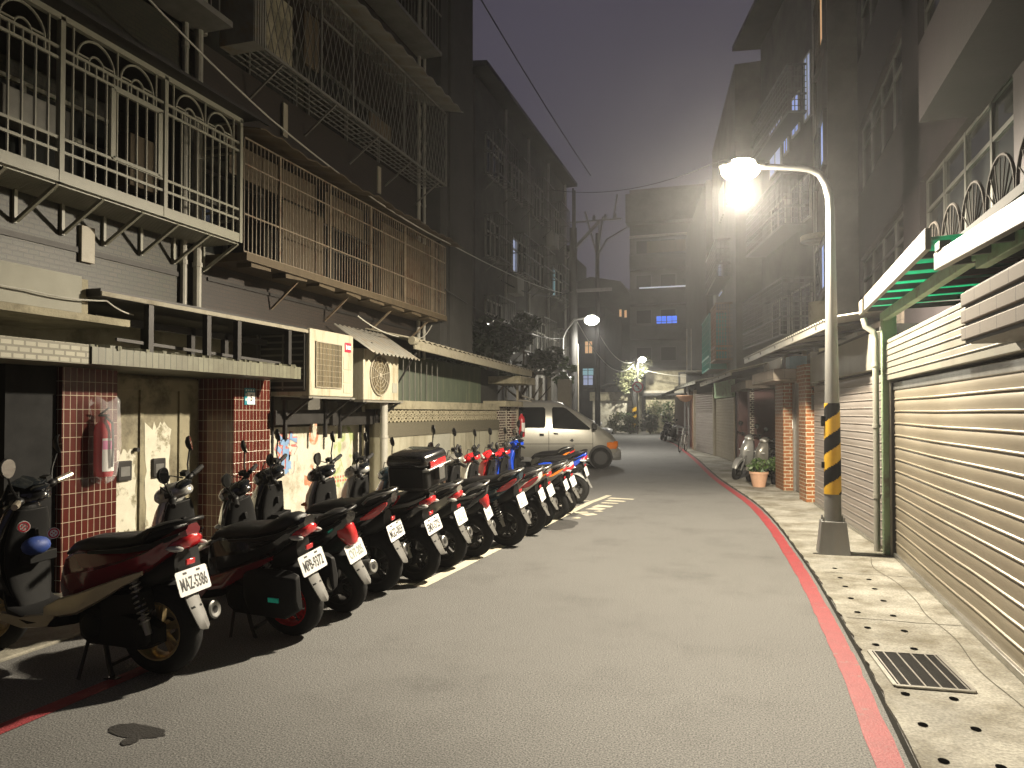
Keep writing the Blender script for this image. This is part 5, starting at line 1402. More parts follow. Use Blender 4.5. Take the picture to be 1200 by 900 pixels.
# long pale sheet awning over the second shutter and the brick doorway
def awning(label, P0, P1, Q0, Q1, z_out, z_in, mat, period=.14, amp=.014, rib=True):
    t = thing('sheet_awning', label, 'awning', (P0[0], P0[1], z_out))
    A0, A1, B0, B1 = Vector(P0), Vector(P1), Vector(Q0), Vector(Q1)
    n = int((A1-A0).length/period*6); g = MB(); secs = []
    for k in range(n+1):
        u = k/n; a = A0.lerp(A1, u); b = B0.lerp(B1, u); dz = amp*math.sin(k*2*PI/6)
        secs.append([(a.x, a.y, z_out+dz), (b.x, b.y, z_in+dz), (b.x, b.y, z_in+dz+.006), (a.x, a.y, z_out+dz+.006)])
    g.loft(secs); WX('corrugated_sheet', M[mat], t, g, angle=80)
    g = MB(); g.bar((A0.x+.03, A0.y, z_out-.06), (A1.x+.03, A1.y, z_out-.06), .03, .09); WX('edge_board', M[mat], t, g)
    if rib:
        for k in range(5):
            u = (k+.5)/5; a = A0.lerp(A1, u); b = B0.lerp(B1, u)
            g = MB(); g.bar((a.x, a.y, z_out-.05), (b.x, b.y, z_in-.05), .04); WX('rib', M['darksteel'], t, g)
    return t
awning('long pale corrugated awning over the pale shutter and the brick doorway', (.98, 9.7), (-.02, 16.6), (1.9, 9.7), (1.3, 16.9), 2.74, 2.86, 'tin')
awning('yellowish sheet awning over the shutters beyond the parked silver scooter', (-.35, 19.2), (-1.55, 27.6), (.9, 19.5), (-.2, 27.8), 2.62, 2.9, 'roofsheet')
awning('small grey sheet awning above the last shutter with the lattice top', (-1.75, 28.0), (-3.1, 35.0), (-.6, 28.1), (-1.6, 35.2), 2.75, 2.95, 'panelgrey')
awning('dark sheet awning at the far end of the shutters', (-3.2, 35.6), (-4.6, 43.5), (-2.0, 35.8), (-3.2, 43.8), 2.6, 3.2, 'darksteel')

# brick doorway
t, L = along('brick_doorway', 'orange brick doorway with two pillars and a pinkish stone lintel beside the lamp pole', 'doorway', (1.02, 13.95), (.58, 16.75))
g = MB(); g.box(0, .52, -.38, 0, 0, 2.42); g.build('pillar', M['orangebrick'], t, bevel=.004)
g = MB(); g.box(-.012, .05, -.36, -.02, 2.06, 2.425); g.box(-.01, .62, -.002, .012, 2.1, 2.425); g.build('brick_head', M['orangebrick'], t)
g = MB(); g.box(1.95, 2.75, -.42, -.02, 0, 2.2); g.build('pillar', M['orangebrick'], t, bevel=.004)
g = MB(); g.box(.62, 2.9, -.3, .42, 2.16, 2.38); g.build('lintel', M['stonetile'], t, bevel=.006)
g = MB(); g.box(.55, 1.95, -.3, -.24, .02, 2.16); d = g.build('door', M['steel'], t)
g = MB()
for x in (.56, 1.25, 1.92): g.box(x-.03, x+.03, -.24, -.2, 0, 2.16)
g.build('frame', M['alu'], d)
g = MB(); g.box(1.93, 1.948, -.27, -.19, 1.25, 1.42); g.build('door_bell', M['paper'], t, bevel=.004)
g = MB(); g.cbox((-.012, -.12, 1.75), (.02, .05, .26)); g.build('meter_tube', M['greybar'], t)
g = MB(); g.tube([(-.02, -.3, 2.0), (-.06, -.2, 1.96), (-.05, -.1, 2.0), (-.08, -.15, 1.94)], .02, 8); g.build('cable_knot', M['black'], t)
g = MB(); g.box(-.1, 3.2, -1.4, -.45, 0, 2.6); g.build('inner_wall', M['concdark'], t)
for x in (.3, 1.2, 2.2):
    g = MB(); g.box(x, x+.07, -.3, -.23, 2.38, 2.75); g.build('awning_post', M['darksteel' if x != 1.2 else 'cream'], t)
g = MB(); g.box(.75, 1.1, -.2, .1, 2.384, 2.62); o = g.build('bluish_crate', M['bluebox'], None, bevel=.01)
o.parent = None; o.name = 'storage_crate'; o.location = t.location; o.rotation_euler = t.rotation_euler; tag(o, 'pale blue storage crate on the brick doorway lintel under the awning', 'crate')

# recess where two scooters stand
t, L = along('recessed_porch', 'dark recessed porch with red door wall behind the silver scooter', 'porch', (.55, 16.9), (-.3, 24.1))
g = MB(); g.box(0, L, -2.2, -1.5, 0, 2.9); g.build('back_wall', M['concdark'], t)
g = MB(); g.box(.9, 1.9, -1.5, -1.44, .9, 1.9); w_ = g.build('window', M['winglass'], t)
g = MB()
for x in (.86, 1.4, 1.9): g.box(x, x+.06, -1.44, -1.4, .86, 1.96)
for z in (.86, 1.9): g.box(.86, 1.96, -1.44, -1.4, z, z+.06)
g.build('frame', M['cream'], w_)
for x, mt in ((4.0, 'darkred'), (6.6, 'darkred')):
    g = MB(); g.box(x, x+.45, -1.5, -.05, 0, 2.3); g.build('pillar', M[mt], t)
g = MB(); g.box(3.97, 4.0, -.16, -.05, 0, 2.2); g.build('brick_edge', M['darktile'], t)
g = MB(); g.box(4.45, 6.6, -.5, -.4, 0, 2.3); g.build('door', M['darkred'], t)
g = MB(); g.box(3.6, L, -1.5, .1, 2.2, 2.42); g.build('lintel', M['stonetile'], t, bevel=.006)
g = MB(); secs = []
for k in range(61):
    x = .6+2.6*k/60; secs.append([(x, -.3+.018*math.sin(k*1.57), 2.4), (x, -.3+.018*math.sin(k*1.57), 2.8), (x, -.31+.018*math.sin(k*1.57), 2.8), (x, -.31+.018*math.sin(k*1.57), 2.4)])
g.loft(secs); g.build('sheet_panel', M['tin'], t, angle=80)

# the two farther shutters
t, L = along('roller_garage', 'cream roller shutter with a greenish panel above it, beyond the scooters', 'garage', (-.32, 24.2), (-1.0, 27.9))
slats(L-.1, .02, 2.05, .1).build('shutter_curtain', M['shutter'], t, angle=28)
g = MB(); g.box(0, L, -.04, .06, 2.07, 2.62); g.build('header', M['greensteel'], t)
g = MB(); g.box(L-.1, L, -.04, .08, 0, 2.1); g.build('jamb', M['cream'], t)
g = MB(); g.box(0, L, -1, -.04, 0, 2.6); g.build('inner_wall', M['concdark'], t)
t, L = along('roller_garage', 'last grey roller shutter with a lattice of holes in its upper half', 'garage', (-1.05, 28.0), (-1.95, 31.6))
slats(L-.1, .02, 1.55, .1).build('shutter_curtain', M['shutter2'], t, angle=28)
g = MB()
for k in range(15): g.box(k*L/15, k*L/15+.07, -.01, .02, 1.55, 2.3)
for k in range(9): g.box(0, L-.1, -.008, .018, 1.56+k*.09, 1.6+k*.09)
g.build('lattice_top', M['shutter2'], t)
g = MB(); g.box(L-.1, L, -.04, .08, 0, 2.5); g.build('jamb', M['cream'], t)
g = MB(); g.box(-.02, .05, -.02, .06, 0, 2.5); g.build('jamb', M['cream'], t)
g = MB(); g.box(0, L, -1, -.04, 0, 2.6); g.build('inner_wall', M['ink'], t)
t, L = along('brick_gatepost', 'orange brick gate wall behind the bicycle at the far end of the shutters', 'gate wall', (-2.05, 31.9), (-3.9, 43))
g = MB(); g.box(0, .6, -.5, 0, 0, 2.2); g.build('pillar', M['orangebrick'], t)
g = MB(); g.box(.6, L, -.9, -.12, 0, 2.5); g.build('wall', M['darkred'], t)
g = MB(); g.lathe([(.001, 2.0), (.2, 2.06), (.38, 2.26), (.36, 2.3), (.001, 2.26)], 16, 'z', c=(.5, .28, 0)); g.build('hanging_bowl', M['terracotta'], t)
for x in (.9, 2.6): g = MB(); g.tube([(x, .1, 0), (x, .1, 2.75)], .05, 8); g.build('post', M['pole'], t)

# row of old flats above the far shutters
F = thing('old_flats', 'old flats with projecting window cages and a teal screened balcony beyond the stair tower', 'building', (1.5, 21, 0))
g = MB(); g.prism([(1.75, 19.2), (.55, 24.6), (6, 25.5), (7, 19.2)], 'z', 2.6, 13.2); WX('wall', M['dirtywall'], F, g)
g = MB(); g.prism([(1.1, 19.0), (-.32, 24.7), (6, 25.6), (7, 19.0)], 'z', 13.2, 13.36); WX('eaves', M['concdark'], F, g)
fd = Vector((-1.2, 5.4)).normalized(); fn = Vector((-fd.y, fd.x))
def fpt(s, o, base=(1.75, 19.2)): return (base[0]+fd.x*s+fn.x*o, base[1]+fd.y*s+fn.y*o)
def cage(parent, s0, s1, z0, z1, o, mat, base=(1.75, 19.2), n=16, m=8, solid=0, screen=None):
    g = MB(); a = fpt(s0, o, base); b = fpt(s1, o, base); a0 = fpt(s0, 0, base); b0 = fpt(s1, 0, base)
    for z in (z0, z1, z0+.45): g.bar((*a, z), (*b, z), .045); g.bar((*a, z), (*a0, z), .045); g.bar((*b, z), (*b0, z), .045)
    for k in range(n+1):
        p = Vector(a).lerp(Vector(b), k/n); g.bar((p.x, p.y, z0), (p.x, p.y, z1), .018)
    for k in range(6):
        p = Vector(a).lerp(Vector(a0), k/6); g.bar((p.x, p.y, z0), (p.x, p.y, z1), .018)
    for k in range(m): z = z0+(z1-z0)*k/m; g.bar((*a, z), (*b, z), .014); g.bar((*a, z), (*a0, z), .014)
    c_ = WX('window_cage', M[mat], parent, g)
    g = MB(); g.add([(*a, z0-.02), (*b, z0-.02), (*b0, z0-.02), (*a0, z0-.02), (*a, z0+.02), (*b, z0+.02), (*b0, z0+.02), (*a0, z0+.02)], [(0, 1, 2, 3), (4, 5, 6, 7), (0, 1, 5, 4), (1, 2, 6, 5), (2, 3, 7, 6), (3, 0, 4, 7)])
    WX('cage_floor', M['darksteel'], c_, g)
    if screen:
        ai, bi = fpt(s0, o-.04, base), fpt(s1, o-.04, base)
        g = MB(); g.bar((*ai, (z0+z1)/2), (*bi, (z0+z1)/2), .012, z1-z0-.05, up=(0, 0, 1)); g.bar((*ai, (z0+z1)/2), (*fpt(s0, 0, base), (z0+z1)/2), .012, z1-z0-.05); WX('screen', M[screen], c_, g)
    return c_
cage(F, .3, 4.6, 3.5, 4.9, .8, 'frame', n=24, m=12)
cage(F, 1.0, 5.0, 6.4, 7.7, .6, 'frame'); cage(F, .8, 4.6, 9.2, 10.4, .5, 'frame')
for (s0, s1, z0, z1, mt) in [(.6, 2.2, 3.7, 4.8, None), (2.6, 4.2, 3.7, 4.8, None), (.6, 2.2, 6.5, 7.6, None), (2.8, 4.2, 6.5, 7.6, None), (.5, 1.0, 9.0, 10.6, 'win_pale'), (1.5, 2.1, 9.0, 10.0, 'win_cool'), (3.2, 4.4, 8.6, 10.0, 'win_pale'), (2.5, 2.9, 8.8, 9.5, 'win_cool')]:
    p, q = Vector(fpt(s0, .02)), Vector(fpt(s1, .02)); c_ = (p+q)/2; ang = math.atan2(fd.y, fd.x)
    g = MB(); g.T = Matrix.Translation((c_.x, c_.y, (z0+z1)/2)) @ Matrix.Rotation(ang, 4, 'Z'); Lw, Hw = (q-p).length, z1-z0
    for x in (-Lw/2, 0, Lw/2): g.cbox((x, 0, 0), (.05, .06, Hw))
    for z in (-Hw/2, Hw/2): g.cbox((0, 0, z), (Lw+.05, .055, .05))
    f = WX('window', M['panelgrey'], F, g)
    g = MB(); g.T = Matrix.Translation((c_.x, c_.y, (z0+z1)/2)) @ Matrix.Rotation(ang, 4, 'Z'); g.cbox((0, .0, 0), (Lw, .03, Hw)); WX('pane', M[mt] if mt else M['winglass'], f, g)

F2 = thing('corner_flats', 'blocky flats with flat roof rising left of the glowing lamp, carrying a teal screened cage', 'building', (.5, 28, 0))
F2['label'] = 'blocky flat roofed flats with a teal screened cage, next beyond the old flats'
g = MB(); g.prism([(-.25, 25.2), (-1.3, 33.5), (6, 34), (6, 25.2)], 'z', 2.7, 13.0); WX('wall', M['dirtywall'], F2, g)
bs2 = (-.25, 25.2); fd = Vector((-1.05, 8.3)).normalized(); fn = Vector((-fd.y, fd.x))
cage(F2, 1.0, 2.9, 3.4, 5.3, .55, 'rustbar', base=bs2, n=12, m=14)
cage(F2, 2.95, 6.5, 3.2, 5.2, .6, 'teal', base=bs2, n=14, m=8, screen='teal')
cage(F2, 1.5, 5.5, 6.3, 7.6, .5, 'greybar', base=bs2)
for (s0, s1, z0, z1, mt) in [(4.2, 5.4, 6.2, 7.4, 'win_pale'), (1.2, 2.4, 9.0, 10.2, None), (3.5, 5.0, 9.0, 10.2, None), (6.8, 7.4, 5.6, 7.2, 'win_pale')]:
    p, q = Vector(fpt(s0, .02, bs2)), Vector(fpt(s1, .02, bs2)); c_ = (p+q)/2; ang = math.atan2(fd.y, fd.x); Lw, Hw = (q-p).length, z1-z0
    g = MB(); g.T = Matrix.Translation((c_.x, c_.y, (z0+z1)/2)) @ Matrix.Rotation(ang, 4, 'Z')
    for k in range(5): g.cbox((-Lw/2+Lw*k/4, 0, 0), (.06, .06, Hw))
    f = WX('window', M['panelgrey'], F2, g)
    g = MB(); g.T = Matrix.Translation((c_.x, c_.y, (z0+z1)/2)) @ Matrix.Rotation(ang, 4, 'Z'); g.cbox((0, 0, 0), (Lw, .03, Hw)); WX('pane', M[mt] if mt else M['winglass'], f, g)
F3 = thing('far_flats', 'plain dark flats between the corner flats and the end of the street', 'building', (0, 40, 0))
g = MB(); g.prism([(-1.6, 34.2), (-3.3, 45), (5, 46), (5, 34.2)], 'z', 2.8, 12.0); WX('wall', M['concdark'], F3, g)
g = MB(); g.box(-2.6, -1.7, 34.6, 37.5, 3.4, 3.5); g.bar((-2.5, 34.6, 3.5), (-2.5, 34.6, 5.4), .05); g.bar((-2.3, 34.6, 3.5), (-2.3, 34.6, 5.4), .05); WX('balcony', M['tin'], F3, g)

# ------------------------------------------------------------------ plants, bicycle
def leaf_cloud(g, c, r, n, size, rnd):
    for _ in range(n):
        while True:
            p = Vector((rnd.uniform(-1, 1), rnd.uniform(-1, 1), rnd.uniform(-1, 1)))
            if .25 < p.length < 1: break
        q = Vector((c[0]+p.x*r[0], c[1]+p.y*r[1], c[2]+p.z*r[2]))
        a = Vector((rnd.gauss(0, 1), rnd.gauss(0, 1), rnd.gauss(0, .6))).normalized(); b = a.orthogonal().normalized()
        b = (b*math.cos(rnd.random()*6)+a.cross(b)*math.sin(rnd.random()*6))
        s_ = size*rnd.uniform(.6, 1.3)
        g.add([q-a*s_, q+b*s_*.38, q+a*s_, q-b*s_*.38], [(0, 1, 2, 3)])
rnd = random.Random(3)
def potted(x, y, label, r, pot=True):
    t = thing('potted_plant', label, 'plant', (x, y, .021))
    if pot:
        g = MB(); g.lathe([(.001, 0), (.13, 0), (.185, .27), (.2, .27), (.2, .32), (.175, .32), (.17, .28), (.001, .28)], 24, 'z'); g.build('pot', M['terracotta'], t, angle=40)
    else:
        g = MB(); g.lathe([(.001, 0), (.11, 0), (.13, .22), (.12, .22), (.001, .2)], 16, 'z'); g.build('pot', M['black'], t)
    g = MB()
    for k in range(9):
        a = k*.7; g.tube([(0, 0, .25), (.07*math.cos(a), .07*math.sin(a), .38), (.16*math.cos(a), .16*math.sin(a), .46+.06*math.sin(k))], .008, 5)
    g.build('stem', M['bark'], t)
    g = MB(); leaf_cloud(g, (0, 0, .44), (r, r, .17), 300, .05, rnd); g.build('foliage', M['leaf'], t, smooth=False)
potted(.28, 16.62, 'leafy green plant in a pale terracotta pot on the pavement by the brick doorway', .25)
potted(.66, 17.25, 'bushy plant in a black pot tucked behind the terracotta pot', .24, False)

t = thing('bicycle', 'pale city bicycle leaning at the gate wall by the last shutter', 'bicycle', (-2.3, 30.9, .021), rz=rad(262), rot=(rad(-6), 0, rad(262)))
for x in (0, 1.05):
    g = MB(); g.tube([(x+.33*math.cos(2*PI*k/32), 0, .34+.33*math.sin(2*PI*k/32)) for k in range(33)], .02, 6); wl = g.build('wheel', M['rubber'], t)
    g = MB(); g.tube([(x+.3*math.cos(2*PI*k/32), 0, .34+.3*math.sin(2*PI*k/32)) for k in range(33)], .012, 6)
    for k in range(14): g.bar((x, 0, .34), (x+.3*math.cos(2*PI*k/14), 0, .34+.3*math.sin(2*PI*k/14)), .005)
    g.build('rim', M['alu'], wl)
g = MB(); g.tube([(0, .04, .34), (.42, 0, .3), (.3, 0, .8)], .016, 8); g.tube([(0, -.04, .34), (.32, 0, .72)], .012, 6); g.tube([(.42, 0, .3), (.88, 0, .68)], .018, 8); g.tube([(.33, 0, .6), (.88, 0, .78)], .016, 8); g.tube([(.85, 0, .95), (.9, 0, .66), (1.05, 0, .34)], .018, 8)
g.build('frame', M['paintwhite'], t)
g = MB(); g.ell((.28, 0, .86), (.13, .09, .04), 12, 6); g.build('saddle', M['black'], t)
g = MB(); g.tube([(.7, .28, 1.0), (.83, .2, 1.03), (.86, 0, .98), (.83, -.2, 1.03), (.7, -.28, 1.0)], .013, 8); g.build('handlebar', M['chrome'], t)
g = MB()
for k in range(9): g.bar((1.0+.03*k, -.16, .72), (1.0+.035*k, -.17, .98), .006); g.bar((1.0+.03*k, .16, .72), (1.0+.035*k, .17, .98), .006)
for z in (.72, .85, .98): g.tube([(1.0, -.165, z), (1.26, -.165, z), (1.26, .165, z), (1.0, .165, z), (1.0, -.165, z)], .007, 5)
g.build('basket', M['steel'], t)
# ------------------------------------------------------------------ van nosing out of the side lane
V = thing('van', 'silver van with dark grey bumper nosing out of the side lane past the scooters', 'van', (-4.15, 21.5, 0), rz=rad(19))
def vsec(x, zb, zbelt, zt, wl, wt, n=5):
    half = [(wl*.92, zb), (wl, zb+.1), (wl+.01, (zb+zbelt)/2), (wl, zbelt), (wl*.5+wt*.5, (zbelt+zt-.1)/2), (wt, zt-.1), (wt-.05, zt-.035), (wt-.16, zt)]
    return [(x, -y, z) for y, z in half]+[(x, y, z) for y, z in reversed(half)]
def wt_(zt): return .845-(zt-.1-1.1)*.181
ST_ = [(-4.0, .42, 1.1, 1.86, .8, .68)]+[(x, zb, 1.1, zt, .845, wt_(zt)) for x, zb, zt in ((-3.85, .3, 1.93), (-2.3, .28, 1.945), (-1.4, .28, 1.93), (-1.1, .28, 1.88), (-.62, .28, 1.62), (-.2, .29, 1.36))]+[
       (-.02, .3, 1.05, 1.2, .84, .80), (.2, .3, .9, 1.07, .825, .77), (.38, .3, .76, .94, .78, .7), (.5, .32, .64, .8, .71, .6), (.56, .34, .56, .66, .62, .48)]
g = MB(); g.loft([vsec(*s_) for s_ in ST_]); body = g.build('body', mk('champagne silver paint', (.4, .39, .34), .3, metal=.35, var=.05, coat=.7), V, angle=40)
g = MB()
g.loft([vsec(x, .24, zt-.14, zt, wl, wl-.03) for x, zt, wl in ((.36, .52, .815), (.48, .56, .79), (.58, .58, .72), (.63, .55, .55))])
g.box(-3.6, .3, -.865, .865, .22, .34)
g.build('bumper', M['grey'], V, angle=40)
def side_panel(name, poly, mat, s_, y_of, parent=V, th=.008):
    g = MB(); vs = [(x, s_*(y_of(z)), z) for x, z in poly]+[(x, s_*(y_of(z)+th), z) for x, z in poly]; n = len(poly)
    g.add(vs, [tuple(range(n-1, -1, -1)), tuple(range(n, 2*n))]+[(k, (k+1) % n, n+(k+1) % n, n+k) for k in range(n)])
    return g.build(name, mat, parent, angle=30)
def yside(z): return .845-(z-1.1)*.181+.004 if z > 1.1 else .853
def rounded(x0, x1, z0, z1, xs0=0, xs1=0): return [(x0, z0+.04), (x0+.04, z0), (x1-.04, z0), (x1, z0+.05), (x1+xs1, z1-.05), (x1+xs1-.05, z1), (x0+xs0+.04, z1), (x0+xs0, z1-.04)]
for s_ in (-1, 1):
    side_panel('side_window', rounded(-3.8, -2.62, 1.16, 1.74), M['darkglass'], s_, yside)
    side_panel('side_window', rounded(-2.5, -1.55, 1.16, 1.74), M['darkglass'], s_, yside)
    side_panel('front_side_window', [(-1.36, 1.18), (-1.32, 1.14), (-.32, 1.1), (-.28, 1.14), (-.95, 1.7), (-1.05, 1.74), (-1.33, 1.74), (-1.36, 1.7)], M['darkglass'], s_, yside)
    o = side_panel('door_handle', [(-1.32, .98), (-1.2, .97), (-1.2, 1.01), (-1.32, 1.02)], M['black'], s_, lambda z: .852, th=.03)
    o = side_panel('door_handle', [(-1.72, .93), (-1.6, .93), (-1.6, 1.0), (-1.72, 1.0)], M['black'], s_, lambda z: .852, th=.03)
    g = MB()
    for x in (-1.46, -.22): g.box(x-.006, x+.006, min(s_*.846, s_*.861), max(s_*.846, s_*.861), .36, 1.08)
    g.box(-3.9, -.22, min(s_*.846, s_*.862), max(s_*.846, s_*.862), .70, .715)
    g.build('panel_gap', M['ink'], V)
    g = MB(); g.cbox((-.2, s_*1.0, 1.2), (.12, .2, .2)); g.bar((-.25, s_*.84, 1.14), (-.2, s_*.95, 1.17), .04); g.build('wing_mirror', M['black'], V, bevel=.03)
    g = MB(); g.loft([[(x, s_*y, z) for y, z in ((.83-dx, .56), (.85-dx, .6), (.84-dx, .74), (.8-dx, .78))] for x, dx in ((.18, 0), (.3, .02), (.44, .07), (.52, .17))]); g.build('headlight', M['amber'], V)
    for x in (0, -2.75):
        g = MB(); g.lathe([(.001, -.1), (.34, -.1), (.34, .1), (.001, .1)], 32, 'y', (x, s_*.775, .34)); g.build('wheel_arch', M['ink'], V)
        g = MB(); g.lathe([(.19, -.09), (.28, -.1), (.31, -.07), (.315, 0), (.31, .07), (.28, .1), (.19, .09)], 32, 'y', (x, s_*.79, .315)); wl = g.build('wheel', M['rubber'], V, angle=50)
        g = MB(); g.lathe([(.001, s_*.05), (.06, s_*.06), (.08, s_*.03), (.17, s_*.045), (.2, s_*.085), (.2, s_*.05), (.001, s_*.0)], 24, 'y', (x, s_*.79, .315)); g.build('rim', M['steel'], wl, angle=40)
side_panel('door_badge', [(-.88, .80), (-.8, .76), (-.76, .8), (-.8, .86)], M['ink'], -1, lambda z: .857, th=.004)
g = MB()
vs = []
for x, z, w_ in ((-1.02, 1.84, .6), (-.62, 1.615, .62), (-.2, 1.335, .64)):
    vs += [(x, -w_, z+.004), (x, w_, z+.004)]
g.add(vs, [(0, 1, 3, 2), (2, 3, 5, 4)]); g.build('windscreen', M['darkglass'], V)

# ------------------------------------------------------------------ apartment block across the side lane
B = thing('apartment_building', 'dark flats with caged windows and sloping eaves standing across the lane behind the van', 'building', (-9, 28, 0))
g = MB(); g.box(-16, -8, 21.7, 34.2, 0, 12.2); WX('wall', M['dirtywall'], B, g)
g = MB(); g.loft([[(-16, y, 12.2), (-7.55, y, 12.35), (-7.55, y, 12.5), (-12, y, 13.0), (-16, y, 12.6)] for y in (21.5, 34.5)]); WX('roof', M['concdark'], B, g)
rb = random.Random(11)
for f_, z0 in enumerate((3.9, 6.7, 9.4)):
    for k, y0 in enumerate((22.6, 25.4, 28.2, 31.2)):
        w_, h_ = rb.choice((1.3, 1.6, 1.9)), rb.choice((1.2, 1.35))
        lit = {(1, 1): 'win_pale', (1, 3): 'win_teal'}.get((f_, k))
        g = MB(); n = 3
        for i in range(n+1): g.box(-8.0, -7.94, y0+w_*i/n-.03, y0+w_*i/n+.03, z0, z0+h_)
        for z in (z0, z0+h_, z0+h_*.68): g.box(-8.0, -7.945, y0, y0+w_, z-.03, z+.03)
        f = WX('window', M['panelgrey'], B, g)
        g = MB(); g.box(-8.0, -7.985, y0, y0+w_*(.36 if lit else 1), z0, z0+h_); WX('pane', M[lit] if lit else M['winglass'], f, g)
        if lit: g = MB(); g.box(-8.0, -7.984, y0+w_*.37, y0+w_, z0, z0+h_); WX('pane', M['winglass'], f, g)
        if rb.random() < .8:
            g = MB(); o = .5; xx = -7.95+o-.05
            for z in (z0-.1, z0+h_+.1, z0+h_*.5): g.bar((xx, y0-.1, z), (xx, y0+w_+.1, z), .035); g.bar((xx, y0-.1, z), (-8, y0-.1, z), .035); g.bar((xx, y0+w_+.1, z), (-8, y0+w_+.1, z), .035)
            for i in range(9): yy = y0-.1+(w_+.2)*i/8; g.bar((xx, yy, z0-.1), (xx, yy, z0+h_+.1), .022)
            for i in range(5): g.bar((xx-.1*i, y0-.1, z0-.1), (xx-.1*i, y0-.1, z0+h_+.1), .022)
            for i in range(7): yy = y0-.1+(w_+.2)*i/6; g.bar((xx, yy, z0-.1), (-8, yy, z0-.1), .025)
            for yy in (y0, y0+w_): g.bar((xx, yy, z0-.12), (-8, yy, z0-.55), .03)
            WX('window_cage', M['greybar'], B, g)
for y in (24.6, 27.5, 30.5, 33.6):
    g = MB(); g.tube([(-7.93, y, .5), (-7.93, y, 12.2)], .05, 8); WX('down_pipe', M['pvc'], B, g)
for (y, z) in ((24.9, 5.8), (30.2, 8.6), (27.6, 3.3)):
    g = MB(); g.box(-7.95, -7.6, y, y+.8, z, z+.6); WX('air_conditioner_box', M['panelgrey'], B, g)
g = MB()
for y in (34.25, 34.6): g.bar((-7.7, y, 9.6), (-7.7, y, 12.2), .08)
g.box(-9.5, -7.6, 34.2, 34.7, 9.3, 9.5); WX('end_balcony', M['concdark'], B, g)

# lane wall, dark trees, pipes behind the van
g = MB(); g.box(0, 1.8, 0, .2, 0, 2.0); o = g.build('lane_wall', M['concdark']); o.location = (-8.2, 24.3, 0); tag(o, 'dark low wall at the back of the side lane behind the van', 'wall')
t = thing('pipe_hoop', 'white bent pipe hoop standing above the van roof by the cream cabinet', 'pipe', (-6.75, 25.2, 0))
g = MB(); g.tube([(-.35, 0, 0), (-.35, 0, 2.85), (-.25, 0, 2.98), (.1, 0, 2.95), (.22, 0, 2.8), (.22, 0, 0)], .07, 10); g.build('pipe', M['cream'], t, angle=60)
g = MB(); g.bar((-.1, .02, 0), (-.1, .02, 2.8), .12); g.build('upright', M['cream'], t)
g = MB(); g.box(-.2, .25, -.15, .15, 0, 2.75); o = g.build('meter_cabinet', M['cream'], bevel=.02); o.location = (-6.05, 25.4, 0); tag(o, 'tall cream meter cabinet showing above the van beside the white pipe hoop', 'cabinet')

def tree(x, y, h, r, label, mat, n, size, seed, trunk_h, blobs, group=None, zmin=.5):
    rn = random.Random(seed)
    t = thing('tree', label, 'tree', (x, y, 0), group=group)
    g = MB(); g.tube([(0, 0, 0), (.05, .02, trunk_h*.5), (-.04, .05, trunk_h), (.05, 0, h*.8)], [.13, .1, .075, .02], 8)
    for k in range(6):
        a = k*1.1; z0 = trunk_h*(.7+.06*k); g.tube([(0, 0, z0), (r*.4*math.cos(a), r*.4*math.sin(a), z0+.4), (r*.75*math.cos(a), r*.75*math.sin(a), z0+.9)], [.05, .03, .01], 6)
    g.build('trunk', M['bark'], t)
    g = MB()
    for k in range(blobs):
        a = rn.random()*6.28; q = rn.random()**.6
        c = (r*q*.8*math.cos(a), r*q*.8*math.sin(a), zmin+(h-zmin)*(.25+.7*rn.random())); s_ = r*rn.uniform(.25, .5)
        leaf_cloud(g, c, (s_, s_, s_*.75), n//blobs, size, rn)
    g.build('crown', mat, t, smooth=False)
    return t
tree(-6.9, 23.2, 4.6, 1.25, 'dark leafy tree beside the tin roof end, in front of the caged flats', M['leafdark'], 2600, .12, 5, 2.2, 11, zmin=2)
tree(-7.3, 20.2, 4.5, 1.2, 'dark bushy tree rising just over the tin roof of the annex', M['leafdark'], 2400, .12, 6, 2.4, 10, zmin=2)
tree(-6.3, 26.6, 3.6, .5, 'small green leafed tree topping the white pipe hoop', M['leaf'], 700, .09, 8, 2.2, 6, zmin=2.4)

# ------------------------------------------------------------------ utility posts
t = thing('utility_pole', 'thick dark utility post with a short cross arm beside the slim lamp', 'utility pole', (-6.72, 29.9, 0))
g = MB(); g.tube([(0, 0, 0), (0, 0, 9.2)], [.2, .15], 14); g.build('post', M['concdark'], t)
g = MB(); g.bar((-.5, 0, 6.6), (1.6, 0, 6.6), .1, .12); g.bar((-.3, 0, 8.0), (1.1, 0, 9.4), .12); g.build('cross_arm', M['pole'], t)
g = MB(); g.tube([(.2, -.05, 4.4), (.22, -.05, 0)], .03, 8); g.build('conduit', M['cream'], t)
t = thing('utility_pole', 'distant utility post with forked arms silhouetted against the night sky', 'utility pole', (-8.6, 45, 0))
g = MB(); g.tube([(0, 0, 0), (0, 0, 12.6)], [.18, .11], 14); g.build('post', M['concdark'], t)
g = MB(); g.bar((-2.2, 0, 13.4), (1.5, 0, 13.4), .1, .1); g.bar((.0, 0, 11.2), (-.75, 0, 14.0), .13); g.bar((.0, 0, 11.2), (.35, 0, 13.6), .11); g.tube([(.1, 0, 11.4), (.6, 0, 12.2), (1.9, 0, 12.9)], [.08, .07, .04], 8); g.bar((1.0, 0, 13.4), (1.25, 0, 14.9), .1); g.bar((.1, .1, 11), (.1, .1, 13.4), .08)
for x in (-.2, 1.1, .5): g.lathe([(.001, 13.45), (.1, 13.45), (.12, 13.6), (.06, 13.75), (.001, 13.75)], 10, 'z', (x, 0, 0))
g.build('cross_arm', M['pole'], t)
cable('cable', 'dark cable from the caged flats down to the thick utility post', [(-7.9, 24, 6.1), (-6.7, 29.9, 6.6)], .02, 'cable', .35)
